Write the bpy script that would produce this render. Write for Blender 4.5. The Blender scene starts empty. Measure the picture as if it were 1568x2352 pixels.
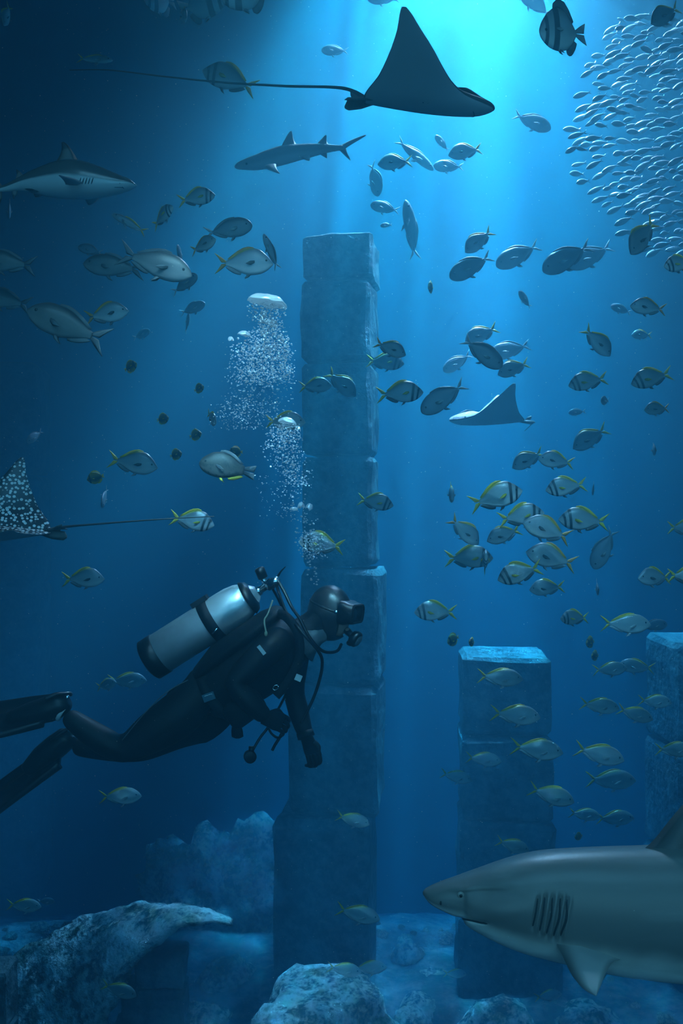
import bpy, bmesh, math, random
from mathutils import Vector, Matrix, noise, Euler

sc = bpy.context.scene
C = sc.collection
PI = math.pi

# ------------------------------------------------------------------ camera
F = 2154.0                                   # focal length in pixels of the 1568 x 2352 frame
CAM_Z = 5.0                                  # camera height over the sand
cam_data = bpy.data.cameras.new('camera')
cam_data.sensor_fit = 'VERTICAL'; cam_data.sensor_height = 36.0
cam_data.lens = F * 36.0 / 2352.0
cam_data.clip_start = 0.05; cam_data.clip_end = 200
cam = bpy.data.objects.new('camera', cam_data); C.objects.link(cam)
cam.location = (0, 0, CAM_Z); cam.rotation_euler = (PI/2, 0, 0)
sc.camera = cam

def P(px, py, d):
    """point at distance d in front of the camera plane that is seen at a pixel of the photograph"""
    return Vector(((px-784.0)/F*d, d, CAM_Z+(1176.0-py)/F*d))

# ------------------------------------------------------------------ view, world, lights
vs = sc.view_settings
vs.view_transform = 'Standard'; vs.look = 'None'; vs.gamma = 1.0; vs.use_curve_mapping = False
vs.exposure = 0.0
cy = sc.cycles
cy.use_denoising = True
cy.max_bounces = 6; cy.diffuse_bounces = 2; cy.glossy_bounces = 2; cy.transmission_bounces = 4
cy.volume_bounces = 1; cy.transparent_max_bounces = 8
cy.caustics_reflective = False; cy.caustics_refractive = False
cy.sample_clamp_indirect = 4.0

world = bpy.data.worlds.new('deep_water_ambient'); sc.world = world
world.use_nodes = True
wb = world.node_tree.nodes['Background']
wb.inputs[0].default_value = (0.02, 0.22, 0.60, 1); wb.inputs[1].default_value = 0.03

def aim(o, target):
    o.rotation_euler = (Vector(target)-o.location).to_track_quat('-Z', 'Y').to_euler()

# daylight entering over the ruins, broken into shafts by the ripples of the surface
def shaft_light(name, loc, target, size, blend, soft, strength, color, su, sv, base, gain, seed):
    ld = bpy.data.lights.new(name, 'SPOT')
    ld.energy = 1.0; ld.spot_size = math.radians(size); ld.spot_blend = blend; ld.shadow_soft_size = soft
    ld.use_nodes = True
    nt = ld.node_tree; N = nt.nodes; L = nt.links; em = N['Emission']
    def lm(op, a, b=None):
        m = N.new('ShaderNodeMath'); m.operation = op
        for i, v in enumerate((a, b)):
            if v is None: continue
            if isinstance(v, (int, float)): m.inputs[i].default_value = v
            else: L.new(v, m.inputs[i])
        return m.outputs[0]
    tc = N.new('ShaderNodeTexCoord'); sx = N.new('ShaderNodeSeparateXYZ'); L.new(tc.outputs['Normal'], sx.inputs[0])
    az = lm('MAXIMUM', lm('ABSOLUTE', sx.outputs[2]), 0.05)
    u = lm('DIVIDE', sx.outputs[0], az); v = lm('DIVIDE', sx.outputs[1], az)
    def ray_noise(ku, kv, det):
        cb = N.new('ShaderNodeCombineXYZ'); cb.inputs[2].default_value = seed
        L.new(lm('MULTIPLY', u, ku), cb.inputs[0]); L.new(lm('MULTIPLY', v, kv), cb.inputs[1])
        t = N.new('ShaderNodeTexNoise'); t.inputs['Scale'].default_value = 1.0; t.inputs['Detail'].default_value = det
        L.new(cb.outputs[0], t.inputs['Vector'])
        return t.outputs[0]
    ra = lm('POWER', lm('MULTIPLY', ray_noise(su, sv, 2.0), 2.0), 3.4)
    rb = lm('POWER', lm('MULTIPLY', ray_noise(su*2.9, sv*1.5, 1.0), 2.0), 2.2)
    pat = lm('ADD', base, lm('MULTIPLY', lm('MULTIPLY', ra, rb), gain))
    L.new(lm('MULTIPLY', pat, strength), em.inputs['Strength'])
    em.inputs['Color'].default_value = color+(1,)
    o = bpy.data.objects.new(name, ld); C.objects.link(o)
    o.location = loc
    zz = (Vector(loc)-Vector(target)).normalized(); xx = (Vector((1, 0, 0))-zz*zz.x).normalized()      # local X runs across the picture
    o.rotation_euler = Matrix((xx, zz.cross(xx), zz)).transposed().to_euler()
    return o
lo = shaft_light('surface_daylight', P(1010, -700, 9.6), P(990, 2200, 11.2), 76, 1.0, 0.12, 28500.0, (0.5, 1.06, 0.92), 15.0, 0.5, 0.10, 0.74, 1.3)
lo3 = shaft_light('surface_glare', P(1130, -330, 9.5), P(1110, 2200, 10.6), 118, 1.0, 0.4, 15500.0, (2.2, 1.0, 0.88), 10.0, 0.8, 0.2, 0.7, 7.7)
lo2 = shaft_light('daylight_column', P(1060, -2200, 10.6), P(1020, 2200, 11.8), 21, 1.0, 0.10, 640000.0, (0.3, 1.0, 0.92), 62.0, 2.0, 0.06, 0.72, 5.2)

# unseen fill lamp added above and behind the camera for diver and sharks
ad = bpy.data.lights.new('overhead_fill', 'AREA'); ad.shape = 'RECTANGLE'; ad.size = 6.0; ad.size_y = 1.4
ad.energy = 70; ad.color = (0.92, 0.98, 0.95); ad.spread = math.radians(60)
ao = bpy.data.objects.new('overhead_fill', ad); C.objects.link(ao)
ao.location = (0.6, -0.6, CAM_Z+5.2); aim(ao, (0.4, 4.6, CAM_Z-0.8))

# two spots added to brighten the bubbles by the diver and the right-hand shoal
near1 = shaft_light('bubble_fill', (-0.15, 1.0, CAM_Z+4.6), (-0.36, 4.45, CAM_Z+0.52), 17, 1.0, 0.25, 12000.0, (1.1, 1.0, 0.92), 5.0, 5.0, 0.8, 0.2, 2.0)
near2 = shaft_light('shoal_fill', (1.2, 0.9, CAM_Z+4.6), (1.05, 5.4, CAM_Z-1.1), 30, 1.0, 0.25, 2600.0, (1.0, 1.0, 0.95), 5.0, 5.0, 0.8, 0.2, 3.0)

# soft front fill added behind the camera to light flanks facing it
hd = bpy.data.lights.new('front_fill', 'AREA'); hd.shape = 'RECTANGLE'; hd.size = 7.0; hd.size_y = 3.5
hd.energy = 340; hd.color = (0.80, 0.97, 0.90)
ho = bpy.data.objects.new('front_fill', hd); C.objects.link(ho)
ho.location = (0.5, -2.6, CAM_Z+1.2); aim(ho, (0.2, 6.0, CAM_Z-0.6))

# ------------------------------------------------------------------ helpers
def mesh(name, verts, faces, mat=None, smooth=True, mats=None, fm=None):
    m = bpy.data.meshes.new(name); m.from_pydata([tuple(v) for v in verts], [], faces)
    if mats:
        for q in mats: m.materials.append(q)
        if fm: m.polygons.foreach_set('material_index', fm)
    elif mat: m.materials.append(mat)
    if smooth: m.polygons.foreach_set('use_smooth', [True]*len(m.polygons))
    m.update(); return m

def obj(name, data, parent=None, loc=None, rot=None):
    o = bpy.data.objects.new(name, data); C.objects.link(o)
    if parent: o.parent = parent
    if loc is not None: o.location = loc
    if rot is not None: o.rotation_euler = rot
    return o

def tag(o, label=None, cat=None, group=None, kind=None):
    if label: o['label'] = label
    if cat: o['category'] = cat
    if group: o['group'] = group
    if kind: o['kind'] = kind
    return o

def empty(name, loc=(0, 0, 0)):
    o = bpy.data.objects.new(name, None); C.objects.link(o); o.location = loc
    o.empty_display_size = 0.05
    return o

def loft(rings, closed=True, cap=True):
    n = len(rings[0]); V = [v for r in rings for v in r]; Fs = []
    for i in range(len(rings)-1):
        for j in range(n if closed else n-1):
            k = (j+1) % n
            Fs.append((i*n+j, i*n+k, (i+1)*n+k, (i+1)*n+j))
    if cap and closed:
        Fs.append(tuple(range(n-1, -1, -1))); Fs.append(tuple(range((len(rings)-1)*n, len(rings)*n)))
    return V, Fs

def join(*parts):
    V = []; Fs = []
    for v, f in parts:
        b = len(V); V += list(v); Fs += [tuple(i+b for i in q) for q in f]
    return V, Fs

def catmull(pts, n=6):
    pts = [Vector(p) for p in pts]; out = []
    for i in range(len(pts)-1):
        p0 = pts[max(i-1, 0)]; p1 = pts[i]; p2 = pts[i+1]; p3 = pts[min(i+2, len(pts)-1)]
        for k in range(n):
            t = k/n
            out.append(0.5*((2*p1)+(p2-p0)*t+(2*p0-5*p1+4*p2-p3)*t*t+(3*p1-p0-3*p2+p3)*t**3))
    out.append(pts[-1]); return out

def tube(pts, r, n=8):
    pts = [Vector(p) for p in pts]
    rad = r if isinstance(r, (list, tuple)) else [r]*len(pts)
    if len(rad) != len(pts):
        rad = [rad[0]+(rad[-1]-rad[0])*i/(len(pts)-1) for i in range(len(pts))]
    up = None; rings = []
    for i, p in enumerate(pts):
        t = (pts[min(i+1, len(pts)-1)]-pts[max(i-1, 0)]).normalized()
        if up is None:
            up = Vector((0, 0, 1)) if abs(t.z) < 0.9 else Vector((1, 0, 0))
        a = t.cross(up).normalized(); up = a.cross(t).normalized()
        rings.append([p+(a*math.cos(2*PI*k/n)+up*math.sin(2*PI*k/n))*rad[i] for k in range(n)])
    return loft(rings)

def lathe(p0, p1, prof, n=20):
    """prof: (t along p0->p1 in metres, radius)"""
    p0 = Vector(p0); ax = (Vector(p1)-p0).normalized()
    a = ax.orthogonal().normalized(); b = ax.cross(a)
    rings = [[p0+ax*t+(a*math.cos(2*PI*k/n)+b*math.sin(2*PI*k/n))*max(r, 1e-4) for k in range(n)] for t, r in prof]
    return loft(rings)

def ball(c, r, nu=8, nv=6, sq=(1, 1, 1)):
    c = Vector(c); rings = []
    for i in range(nv+1):
        th = PI*i/nv
        rings.append([c+Vector((r*sq[0]*max(math.sin(th), 1e-3)*math.cos(2*PI*k/nu), r*sq[1]*max(math.sin(th), 1e-3)*math.sin(2*PI*k/nu), -r*sq[2]*math.cos(th))) for k in range(nu)])
    return loft(rings)

def box(c, s, rot=None):
    c = Vector(c); V = []
    for x in (-1, 1):
        for y in (-1, 1):
            for z in (-1, 1):
                v = Vector((x*s[0]/2, y*s[1]/2, z*s[2]/2))
                if rot: v = rot @ v
                V.append(c+v)
    return V, [(0, 1, 3, 2), (4, 6, 7, 5), (0, 4, 5, 1), (2, 3, 7, 6), (0, 2, 6, 4), (1, 5, 7, 3)]

def xf(part, M):
    return [M @ Vector(v) for v in part[0]], part[1]

def interp(tab, x):
    """monotone table [(x, a, b, ...)] -> smooth values at x"""
    if x <= tab[0][0]: return tab[0][1:]
    if x >= tab[-1][0]: return tab[-1][1:]
    for i in range(len(tab)-1):
        if tab[i][0] <= x <= tab[i+1][0]:
            h = tab[i+1][0]-tab[i][0]; t = (x-tab[i][0])/h
            out = []
            for k in range(1, len(tab[0])):
                def sl(j):
                    if j <= 0 or j >= len(tab)-1:
                        j0 = max(j-1, 0); j1 = min(j+1, len(tab)-1)
                        return (tab[j1][k]-tab[j0][k])/(tab[j1][0]-tab[j0][0])
                    d0 = (tab[j][k]-tab[j-1][k])/(tab[j][0]-tab[j-1][0]); d1 = (tab[j+1][k]-tab[j][k])/(tab[j+1][0]-tab[j][0])
                    return 0 if d0*d1 <= 0 else 2*d0*d1/(d0+d1)
                m0 = sl(i)*h; m1 = sl(i+1)*h
                out.append((2*t**3-3*t*t+1)*tab[i][k]+(t**3-2*t*t+t)*m0+(-2*t**3+3*t*t)*tab[i+1][k]+(t**3-t*t)*m1)
            return tuple(out)

def sheet(A, B, th, n=1):
    """thin fin between curve A (root or leading edge) and curve B: lens section of thickness th"""
    A = [Vector(p) for p in A]; B = [Vector(p) for p in B]; rings = []
    for i in range(len(A)):
        c = B[i]-A[i]
        t = (A[min(i+1, len(A)-1)]+B[min(i+1, len(A)-1)])-(A[max(i-1, 0)]+B[max(i-1, 0)])
        nn = c.cross(t)
        if nn.length < 1e-9: nn = Vector((0, 1, 0))
        nn.normalize(); h = min(th, c.length*0.25)*0.5
        rings.append([A[i], A[i]+c*0.35+nn*h, A[i]+c*0.75+nn*h*0.6, B[i], A[i]+c*0.75-nn*h*0.6, A[i]+c*0.35-nn*h])
    return loft(rings)

# ------------------------------------------------------------------ materials
MAT = {}
def new_mat(name):
    m = bpy.data.materials.new(name); m.use_nodes = True; MAT[name] = m
    return m, m.node_tree, m.node_tree.nodes['Principled BSDF']

class NB:
    """small node builder"""
    def __init__(s, nt): s.nt = nt
    def math(s, op, a, b=None, c=None):
        m = s.nt.nodes.new('ShaderNodeMath'); m.operation = op
        for i, v in enumerate((a, b, c)):
            if v is None: continue
            if isinstance(v, (int, float)): m.inputs[i].default_value = v
            else: s.nt.links.new(v, m.inputs[i])
        return m.outputs[0]
    def mix(s, f, a, b):
        m = s.nt.nodes.new('ShaderNodeMix'); m.data_type = 'RGBA'
        for i, v in ((0, f), (6, a), (7, b)):
            if isinstance(v, (int, float)): m.inputs[i].default_value = v
            elif isinstance(v, tuple): m.inputs[i].default_value = v if len(v) == 4 else v+(1,)
            else: s.nt.links.new(v, m.inputs[i])
        return m.outputs[2]
    def pos(s):
        t = s.nt.nodes.new('ShaderNodeTexCoord'); x = s.nt.nodes.new('ShaderNodeSeparateXYZ')
        s.nt.links.new(t.outputs['Object'], x.inputs[0]); return t.outputs['Object'], x.outputs
    def noise(s, vec, scale, det=3.0, rough=0.55):
        t = s.nt.nodes.new('ShaderNodeTexNoise'); t.inputs['Scale'].default_value = scale
        t.inputs['Detail'].default_value = det; t.inputs['Roughness'].default_value = rough
        if vec is not None: s.nt.links.new(vec, t.inputs['Vector'])
        return t.outputs[0]
    def vor(s, vec, scale, rnd=1.0):
        t = s.nt.nodes.new('ShaderNodeTexVoronoi'); t.inputs['Scale'].default_value = scale
        t.inputs['Randomness'].default_value = rnd
        if vec is not None: s.nt.links.new(vec, t.inputs['Vector'])
        return t.outputs[0]
    def step(s, v, lo, hi):
        m = s.nt.nodes.new('ShaderNodeMapRange'); m.interpolation_type = 'SMOOTHSTEP'
        s.nt.links.new(v, m.inputs[0]); m.inputs[1].default_value = lo; m.inputs[2].default_value = hi
        return m.outputs[0]
    def band(s, v, c, w, soft=0.01):
        d = s.math('ABSOLUTE', s.math('SUBTRACT', v, c))
        m = s.nt.nodes.new('ShaderNodeMapRange'); m.interpolation_type = 'SMOOTHSTEP'
        s.nt.links.new(d, m.inputs[0]); m.inputs[1].default_value = w+soft; m.inputs[2].default_value = max(w-soft, 0)
        return m.outputs[0]
    def rand(s):
        return s.nt.nodes.new('ShaderNodeObjectInfo').outputs['Random']
    def bump(s, h, st, dist, bsdf):
        b = s.nt.nodes.new('ShaderNodeBump'); b.inputs['Strength'].default_value = st; b.inputs['Distance'].default_value = dist
        s.nt.links.new(h, b.inputs['Height']); s.nt.links.new(b.outputs[0], bsdf.inputs['Normal'])
    def to(s, v, sock): s.nt.links.new(v, sock)

def plain(name, col, rough=0.5, metal=0.0, spec=0.5, coat=0.0, trans=0.0):
    m, nt, b = new_mat(name)
    b.inputs['Base Color'].default_value = col+(1,); b.inputs['Roughness'].default_value = rough
    b.inputs['Metallic'].default_value = metal; b.inputs['Specular IOR Level'].default_value = spec
    b.inputs['Coat Weight'].default_value = coat; b.inputs['Transmission Weight'].default_value = trans
    return m

def rock_mat(name, lo, hi, scale, bump_d, green=0.0, t0=0.40, t1=0.62):
    m, nt, b = new_mat(name); q = NB(nt); vec, xyz = q.pos()
    n1 = q.noise(vec, scale, 6, 0.62); n2 = q.noise(vec, scale*5.0, 4, 0.6); n3 = q.vor(vec, scale*3.0)
    f = q.step(q.math('ADD', q.math('MULTIPLY', n1, 0.6), q.math('MULTIPLY', n2, 0.4)), t0, t1)
    c = q.mix(f, lo, hi)
    if green:
        g = q.math('MULTIPLY', q.step(q.noise(vec, scale*1.7, 3), 0.5, 0.66), green)
        c = q.mix(g, c, (0.10, 0.14, 0.03))
    q.to(c, b.inputs['Base Color']); b.inputs['Roughness'].default_value = 0.85
    b.inputs['Specular IOR Level'].default_value = 0.25
    h = q.math('ADD', q.math('MULTIPLY', n2, 0.7), q.math('ADD', q.math('MULTIPLY', n1, 0.8), q.math('MULTIPLY', n3, 0.35)))
    q.bump(h, 1.0, bump_d, b)
    return m
rock_mat('pillar_stone', (0.025, 0.04, 0.045), (0.12, 0.17, 0.175), 3.0, 0.05)
rock_mat('encrusted_rock', (0.015, 0.02, 0.018), (0.85, 0.90, 0.82), 4.0, 0.14, 0.5, 0.40, 0.56)
rock_mat('seabed_sand', (0.04, 0.05, 0.05), (0.34, 0.35, 0.33), 1.6, 0.14)

# ------------------------------------------------------------------ water (the whole tank)
m = bpy.data.materials.new('blue_water'); m.use_nodes = True; nt = m.node_tree
nt.nodes.remove(nt.nodes['Principled BSDF'])
vs_ = nt.nodes.new('ShaderNodeVolumeScatter'); va = nt.nodes.new('ShaderNodeVolumeAbsorption'); ad_ = nt.nodes.new('ShaderNodeAddShader')
vs_.inputs['Color'].default_value = (0.18, 0.72, 1.0, 1); vs_.inputs['Density'].default_value = 0.045
vs_.inputs['Anisotropy'].default_value = 0.5
va.inputs['Color'].default_value = (0.0, 0.55, 0.765, 1); va.inputs['Density'].default_value = 0.25
nt.links.new(vs_.outputs[0], ad_.inputs[0]); nt.links.new(va.outputs[0], ad_.inputs[1])
nt.links.new(ad_.outputs[0], nt.nodes['Material Output'].inputs['Volume'])
wv, wf = box((0, 13.0, 3.6), (44, 34, 20))
tag(obj('water', mesh('water', wv, wf, m, False)), 'clear blue water filling the whole tank', 'water', kind='structure')

# ------------------------------------------------------------------ seabed
def floor_z(x, y):
    z = 0.16*noise.noise(Vector((x*0.5, y*0.5, 3.1)))+0.10*noise.noise(Vector((x*1.6, y*1.6, 7.7)))+0.05*noise.noise(Vector((x*4.1, y*4.1, 1.7)))
    if y > 11.3: z -= (y-11.3)*0.42
    if y < 8.0: z -= (8.0-y)*0.05
    return z
NX, NY = 150, 120
V = []; Fs = []
for j in range(NY+1):
    for i in range(NX+1):
        x = -9+18*i/NX; y = 3+15*j/NY
        V.append((x, y, floor_z(x, y)))
for j in range(NY):
    for i in range(NX):
        a = j*(NX+1)+i; Fs.append((a, a+1, a+NX+2, a+NX+1))
tag(obj('floor', mesh('floor', V, Fs, MAT['seabed_sand'])), 'uneven pale sand and rubble of the sea floor', 'sea floor', kind='structure')

# ------------------------------------------------------------------ stone pillars made of blocks
def stone_block(w, dp, h, seed, cut=0.05, rough=0.02, n=(9, 5, 9)):
    """rough squared stone, origin at the centre of its base"""
    nx, ny, nz = n
    bm = bmesh.new(); bmesh.ops.create_cube(bm, size=1.0)
    bmesh.ops.bevel(bm, geom=bm.edges[:], offset=0.05, segments=1, affect='EDGES')
    bmesh.ops.subdivide_edges(bm, edges=bm.edges[:], cuts=4, use_grid_fill=True)
    for v in bm.verts:
        p = Vector((v.co.x*w, v.co.y*dp, (v.co.z+0.5)*h))
        s = Vector((seed*3.7, seed*1.3, seed*7.1))
        d = noise.noise_vector(p*2.2+s)*rough*1.2+noise.noise_vector(p*6.5+s)*rough*0.8
        v.co = p+d
    me = bpy.data.meshes.new('block'); bm.to_mesh(me); bm.free()
    me.materials.append(MAT['pillar_stone'])
    return me

def pillar(label, d, rows, rot, seed):
    """rows: (x0, x1, y_top, y_bottom) in pixels at distance d, top first"""
    x0 = sum(r[0]+r[1] for r in rows)/(2*len(rows))
    base = P(x0, rows[-1][3], d)
    root = empty('stone_pillar', base)
    for i, (a, b, yt, yb) in enumerate(rows):
        s = d/F; w = (b-a)*s; h = (yb-yt)*s-0.012
        p = P((a+b)/2, yb, d)-base
        o = obj('block', stone_block(w/(math.cos(rot)+0.9*math.sin(abs(rot))), w*0.9, h, seed+i), root, p, (0, 0, rot+random.uniform(-0.02, 0.02)))
    tag(root, label, 'pillar')
    return root
random.seed(4)
pillar('tall ruined stone pillar rising behind the diver in mid-picture', 9.7,
       [(697, 873, 556, 656), (695, 870, 658, 838), (697, 870, 841, 1046), (698, 872, 1049, 1299), (694, 888, 1302, 1556), (668, 886, 1559, 1845), (632, 868, 1848, 2290)], -0.14, 1)
pillar('broad broken stone pillar behind the big shark head', 10.0,
       [(1052, 1258, 1494, 1668), (1050, 1262, 1671, 1856), (1046, 1270, 1859, 2060), (1040, 1282, 2063, 2262)], -0.08, 20)
pillar('stone pillar cut off by the right edge above the shark fin', 10.2,
       [(1508, 1720, 1462, 1700), (1505, 1724, 1703, 1950), (1500, 1728, 1953, 2230)], 0.1, 40)
pillar('faint distant stone pillar near the left edge', 17.0,
       [(-80, 104, 840, 1090), (-80, 108, 1093, 1340), (-84, 108, 1343, 1620), (-88, 112, 1623, 2060)], 0.1, 60)

# ------------------------------------------------------------------ creature materials
def attr(q, name):
    a = q.nt.nodes.new('ShaderNodeAttribute'); a.attribute_name = name; return a.outputs['Fac']

def skin_mat(name, back, flank, belly, b0, b1, rough=0.4, spec=0.5, bars=None, yellow_back=False, mottle=0.0, metal=0.0, vary=0.25, bar_col=(0.012, 0.016, 0.018), streak=0.0):
    """countershaded skin: attribute 'hgt' runs 0 (belly) to 1 (back), 'len' 0 (nose) to 1 (tail root)"""
    m, nt, b = new_mat(name); q = NB(nt); vec, xyz = q.pos()
    h = attr(q, 'hgt'); l = attr(q, 'len')
    n = q.noise(vec, 6.0, 3)
    hh = q.math('ADD', h, q.math('MULTIPLY', q.math('SUBTRACT', n, 0.5), 0.12))
    c = q.mix(q.step(hh, b0, b1), belly, flank)
    c = q.mix(q.step(hh, b1, 1.0), c, back)
    if mottle:
        c = q.mix(q.math('MULTIPLY', q.step(q.noise(vec, 14.0, 3), 0.48, 0.62), mottle), c, (0.03, 0.04, 0.04))
    if yellow_back:
        c = q.mix(q.math('MULTIPLY', q.step(h, 0.86, 0.97), q.step(l, 0.3, 0.6)), c, (0.45, 0.38, 0.04))
    if bars:
        for (pos, w, sl) in bars:
            t = q.math('ADD', l, q.math('MULTIPLY', q.math('SUBTRACT', h, 0.5), sl))
            c = q.mix(q.band(t, pos, w, 0.012), c, bar_col)
    if streak:
        mp = nt.nodes.new('ShaderNodeMapping'); mp.inputs['Scale'].default_value = (1.2, 6.0, 9.0); nt.links.new(vec, mp.inputs[0])
        c = q.mix(q.math('MULTIPLY', q.step(q.noise(mp.outputs[0], 1.6, 4), 0.50, 0.70), streak), c, tuple(min(1, x*2.0) for x in flank))
    r = q.math('ADD', 1.0-vary, q.math('MULTIPLY', q.rand(), vary*1.6))
    mx = nt.nodes.new('ShaderNodeMix'); mx.data_type = 'RGBA'; mx.blend_type = 'MULTIPLY'; mx.inputs[0].default_value = 1.0
    cr = nt.nodes.new('ShaderNodeCombineColor')
    for i in range(3): nt.links.new(r, cr.inputs[i])
    nt.links.new(c, mx.inputs[6]); nt.links.new(cr.outputs[0], mx.inputs[7])
    q.to(mx.outputs[2], b.inputs['Base Color'])
    b.inputs['Roughness'].default_value = rough; b.inputs['Specular IOR Level'].default_value = spec; b.inputs['Metallic'].default_value = metal
    q.bump(q.noise(vec, 40.0, 2), 0.15, 0.004, b)
    return m

def fin_mat(name, base, tip, t0=0.45, t1=0.75, rough=0.5, trans=0.0):
    m, nt, b = new_mat(name); q = NB(nt); vec, xyz = q.pos()
    t = attr(q, 'tip'); st = q.nt.nodes.new('ShaderNodeTexWave'); st.inputs['Scale'].default_value = 18.0; st.inputs['Distortion'].default_value = 1.0
    nt.links.new(vec, st.inputs['Vector'])
    c = q.mix(q.step(t, t0, t1), base, tip)
    c = q.mix(q.math('MULTIPLY', st.outputs[1], 0.25 if trans else 0.0), c, tuple(x*0.5 for x in base))
    q.to(c, b.inputs['Base Color']); b.inputs['Roughness'].default_value = rough
    if trans:
        tr = nt.nodes.new('ShaderNodeBsdfTranslucent'); mx = nt.nodes.new('ShaderNodeMixShader'); mx.inputs[0].default_value = trans
        nt.links.new(c, tr.inputs[0]); nt.links.new(b.outputs[0], mx.inputs[1]); nt.links.new(tr.outputs[0], mx.inputs[2])
        nt.links.new(mx.outputs[0], nt.nodes['Material Output'].inputs['Surface'])
    return m

skin_mat('bream_barred', (0.13, 0.16, 0.17), (0.24, 0.29, 0.30), (0.46, 0.50, 0.49), 0.05, 0.5, 0.35, 0.6, bars=[(0.14, 0.026, 0.10), (0.275, 0.034, 0.10)], yellow_back=True)
skin_mat('bream_plain', (0.10, 0.14, 0.16), (0.24, 0.30, 0.32), (0.50, 0.55, 0.55), 0.05, 0.5, 0.35, 0.6, yellow_back=True)
skin_mat('trevally_silver', (0.16, 0.20, 0.20), (0.25, 0.31, 0.32), (0.50, 0.56, 0.55), 0.05, 0.55, 0.3, 0.6, yellow_back=True)
skin_mat('chub_grey', (0.07, 0.08, 0.08), (0.15, 0.17, 0.17), (0.30, 0.33, 0.33), 0.05, 0.5, 0.4, 0.5)
skin_mat('unicorn_blue', (0.09, 0.13, 0.16), (0.17, 0.23, 0.27), (0.24, 0.31, 0.34), 0.05, 0.5, 0.4, 0.5)
skin_mat('round_dark', (0.22, 0.19, 0.03), (0.035, 0.04, 0.035), (0.30, 0.26, 0.04), 0.02, 0.34, 0.5, 0.4, bars=[(0.2, 0.05, 0.0)])
skin_mat('bat_banded', (0.28, 0.33, 0.35), (0.46, 0.52, 0.52), (0.78, 0.82, 0.76), 0.10, 0.55, 0.4, 0.5, bars=[(0.16, 0.04, -0.02), (0.42, 0.075, -0.05)], bar_col=(0.09, 0.115, 0.125))
skin_mat('grouper_mottled', (0.04, 0.045, 0.04), (0.085, 0.09, 0.08), (0.16, 0.17, 0.155), 0.05, 0.5, 0.5, 0.4, mottle=0.8)
skin_mat('sardine_silver', (0.50, 0.56, 0.58), (0.11, 0.15, 0.17), (0.16, 0.20, 0.21), 0.05, 0.6, 0.2, 0.9, metal=0.2)
fin_mat('fin_yellow', (0.70, 0.54, 0.02), (0.78, 0.60, 0.03), trans=0.35)
fin_mat('fin_orange', (0.60, 0.30, 0.03), (0.68, 0.40, 0.04), trans=0.3)
fin_mat('fin_grey', (0.14, 0.17, 0.18), (0.20, 0.24, 0.25), trans=0.2)
fin_mat('fin_pale', (0.42, 0.48, 0.48), (0.62, 0.66, 0.64), trans=0.35)
fin_mat('fin_dark', (0.04, 0.05, 0.05), (0.06, 0.07, 0.06), trans=0.1)
plain('fish_eye', (0.008, 0.008, 0.008), 0.12)
plain('eye_gold', (0.35, 0.36, 0.28), 0.25)

# ------------------------------------------------------------------ fish kinds (unit length, heading +X)
def put_attr(me, name, vals):
    a = me.attributes.new(name, 'FLOAT', 'POINT'); a.data.foreach_set('value', vals)

def fish_body(tab, mat, ns=22, nr=14, x1=0.5):
    x0 = tab[0][0]; rings = []; hg = []; ln = []
    for i in range(ns+1):
        s = i/ns; s = 0.5-0.5*math.cos(PI*s)*(0.6)-0.5*(1-2*s)*0.4
        x = x0+(x1-x0)*s; top, bot, hw = interp(tab, x)
        ring = []
        for k in range(nr):
            a = 2*PI*k/nr; ca = math.cos(a); sa = math.sin(a)
            z = (top+bot)/2+(top-bot)/2*sa
            y = hw*math.copysign(abs(ca)**1.15, ca)
            ring.append(Vector((x, y, z))); hg.append((z-bot)/max(top-bot, 1e-4)); ln.append((x1-x)/(x1-x0))
        rings.append(ring)
    V, Fs = loft(rings)
    me = mesh('body', V, Fs, MAT[mat]); put_attr(me, 'hgt', hg); put_attr(me, 'len', ln)
    return me

def fin_mesh(name, parts, mat):
    V = []; Fs = []; tip = []
    for A, B, th in parts:
        v, f = sheet(A, B, th); b = len(V); V += v; Fs += [tuple(i+b for i in q) for q in f]
        n = len(A)
        for i in range(n):
            tip += [i/(n-1)]*6
    me = mesh(name, V, Fs, MAT[mat]); put_attr(me, 'tip', tip)
    return me

def lobes(x, zr, tipx, tipz, notch, lowz=None):
    out = []
    for s, tz in ((1, tipz), (-1, lowz if lowz is not None else tipz)):
        A = [(x, 0, s*zr), (x-(x-tipx)*0.35, 0, s*(zr+(tz-zr)*0.42)), (x-(x-tipx)*0.75, 0, s*(zr+(tz-zr)*0.80)), (tipx, 0, s*tz)]
        B = [(x+0.01, 0, 0), (notch, 0, s*0.012), (notch-(notch-tipx)*0.45, 0, s*tz*0.50), (tipx-0.004, 0, s*tz*0.985)]
        out.append((A, B, 0.018))
    return out

def back_fin(tab, xa, xb, h, side=1, lag=0.03, n=6, prof=None):
    A = []; B = []
    for i in range(n):
        t = i/(n-1); x = xa+(xb-xa)*t; top, bot, hw = interp(tab, x)
        z = (top if side > 0 else bot)
        hh = h*(prof[i] if prof else math.sin(PI*min(0.12+t*0.86, 1.0))**0.6)
        A.append((x, 0, z-side*0.012)); B.append((x-lag*(0.4+t), 0, z+side*hh))
    return (A, B, 0.014)

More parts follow.
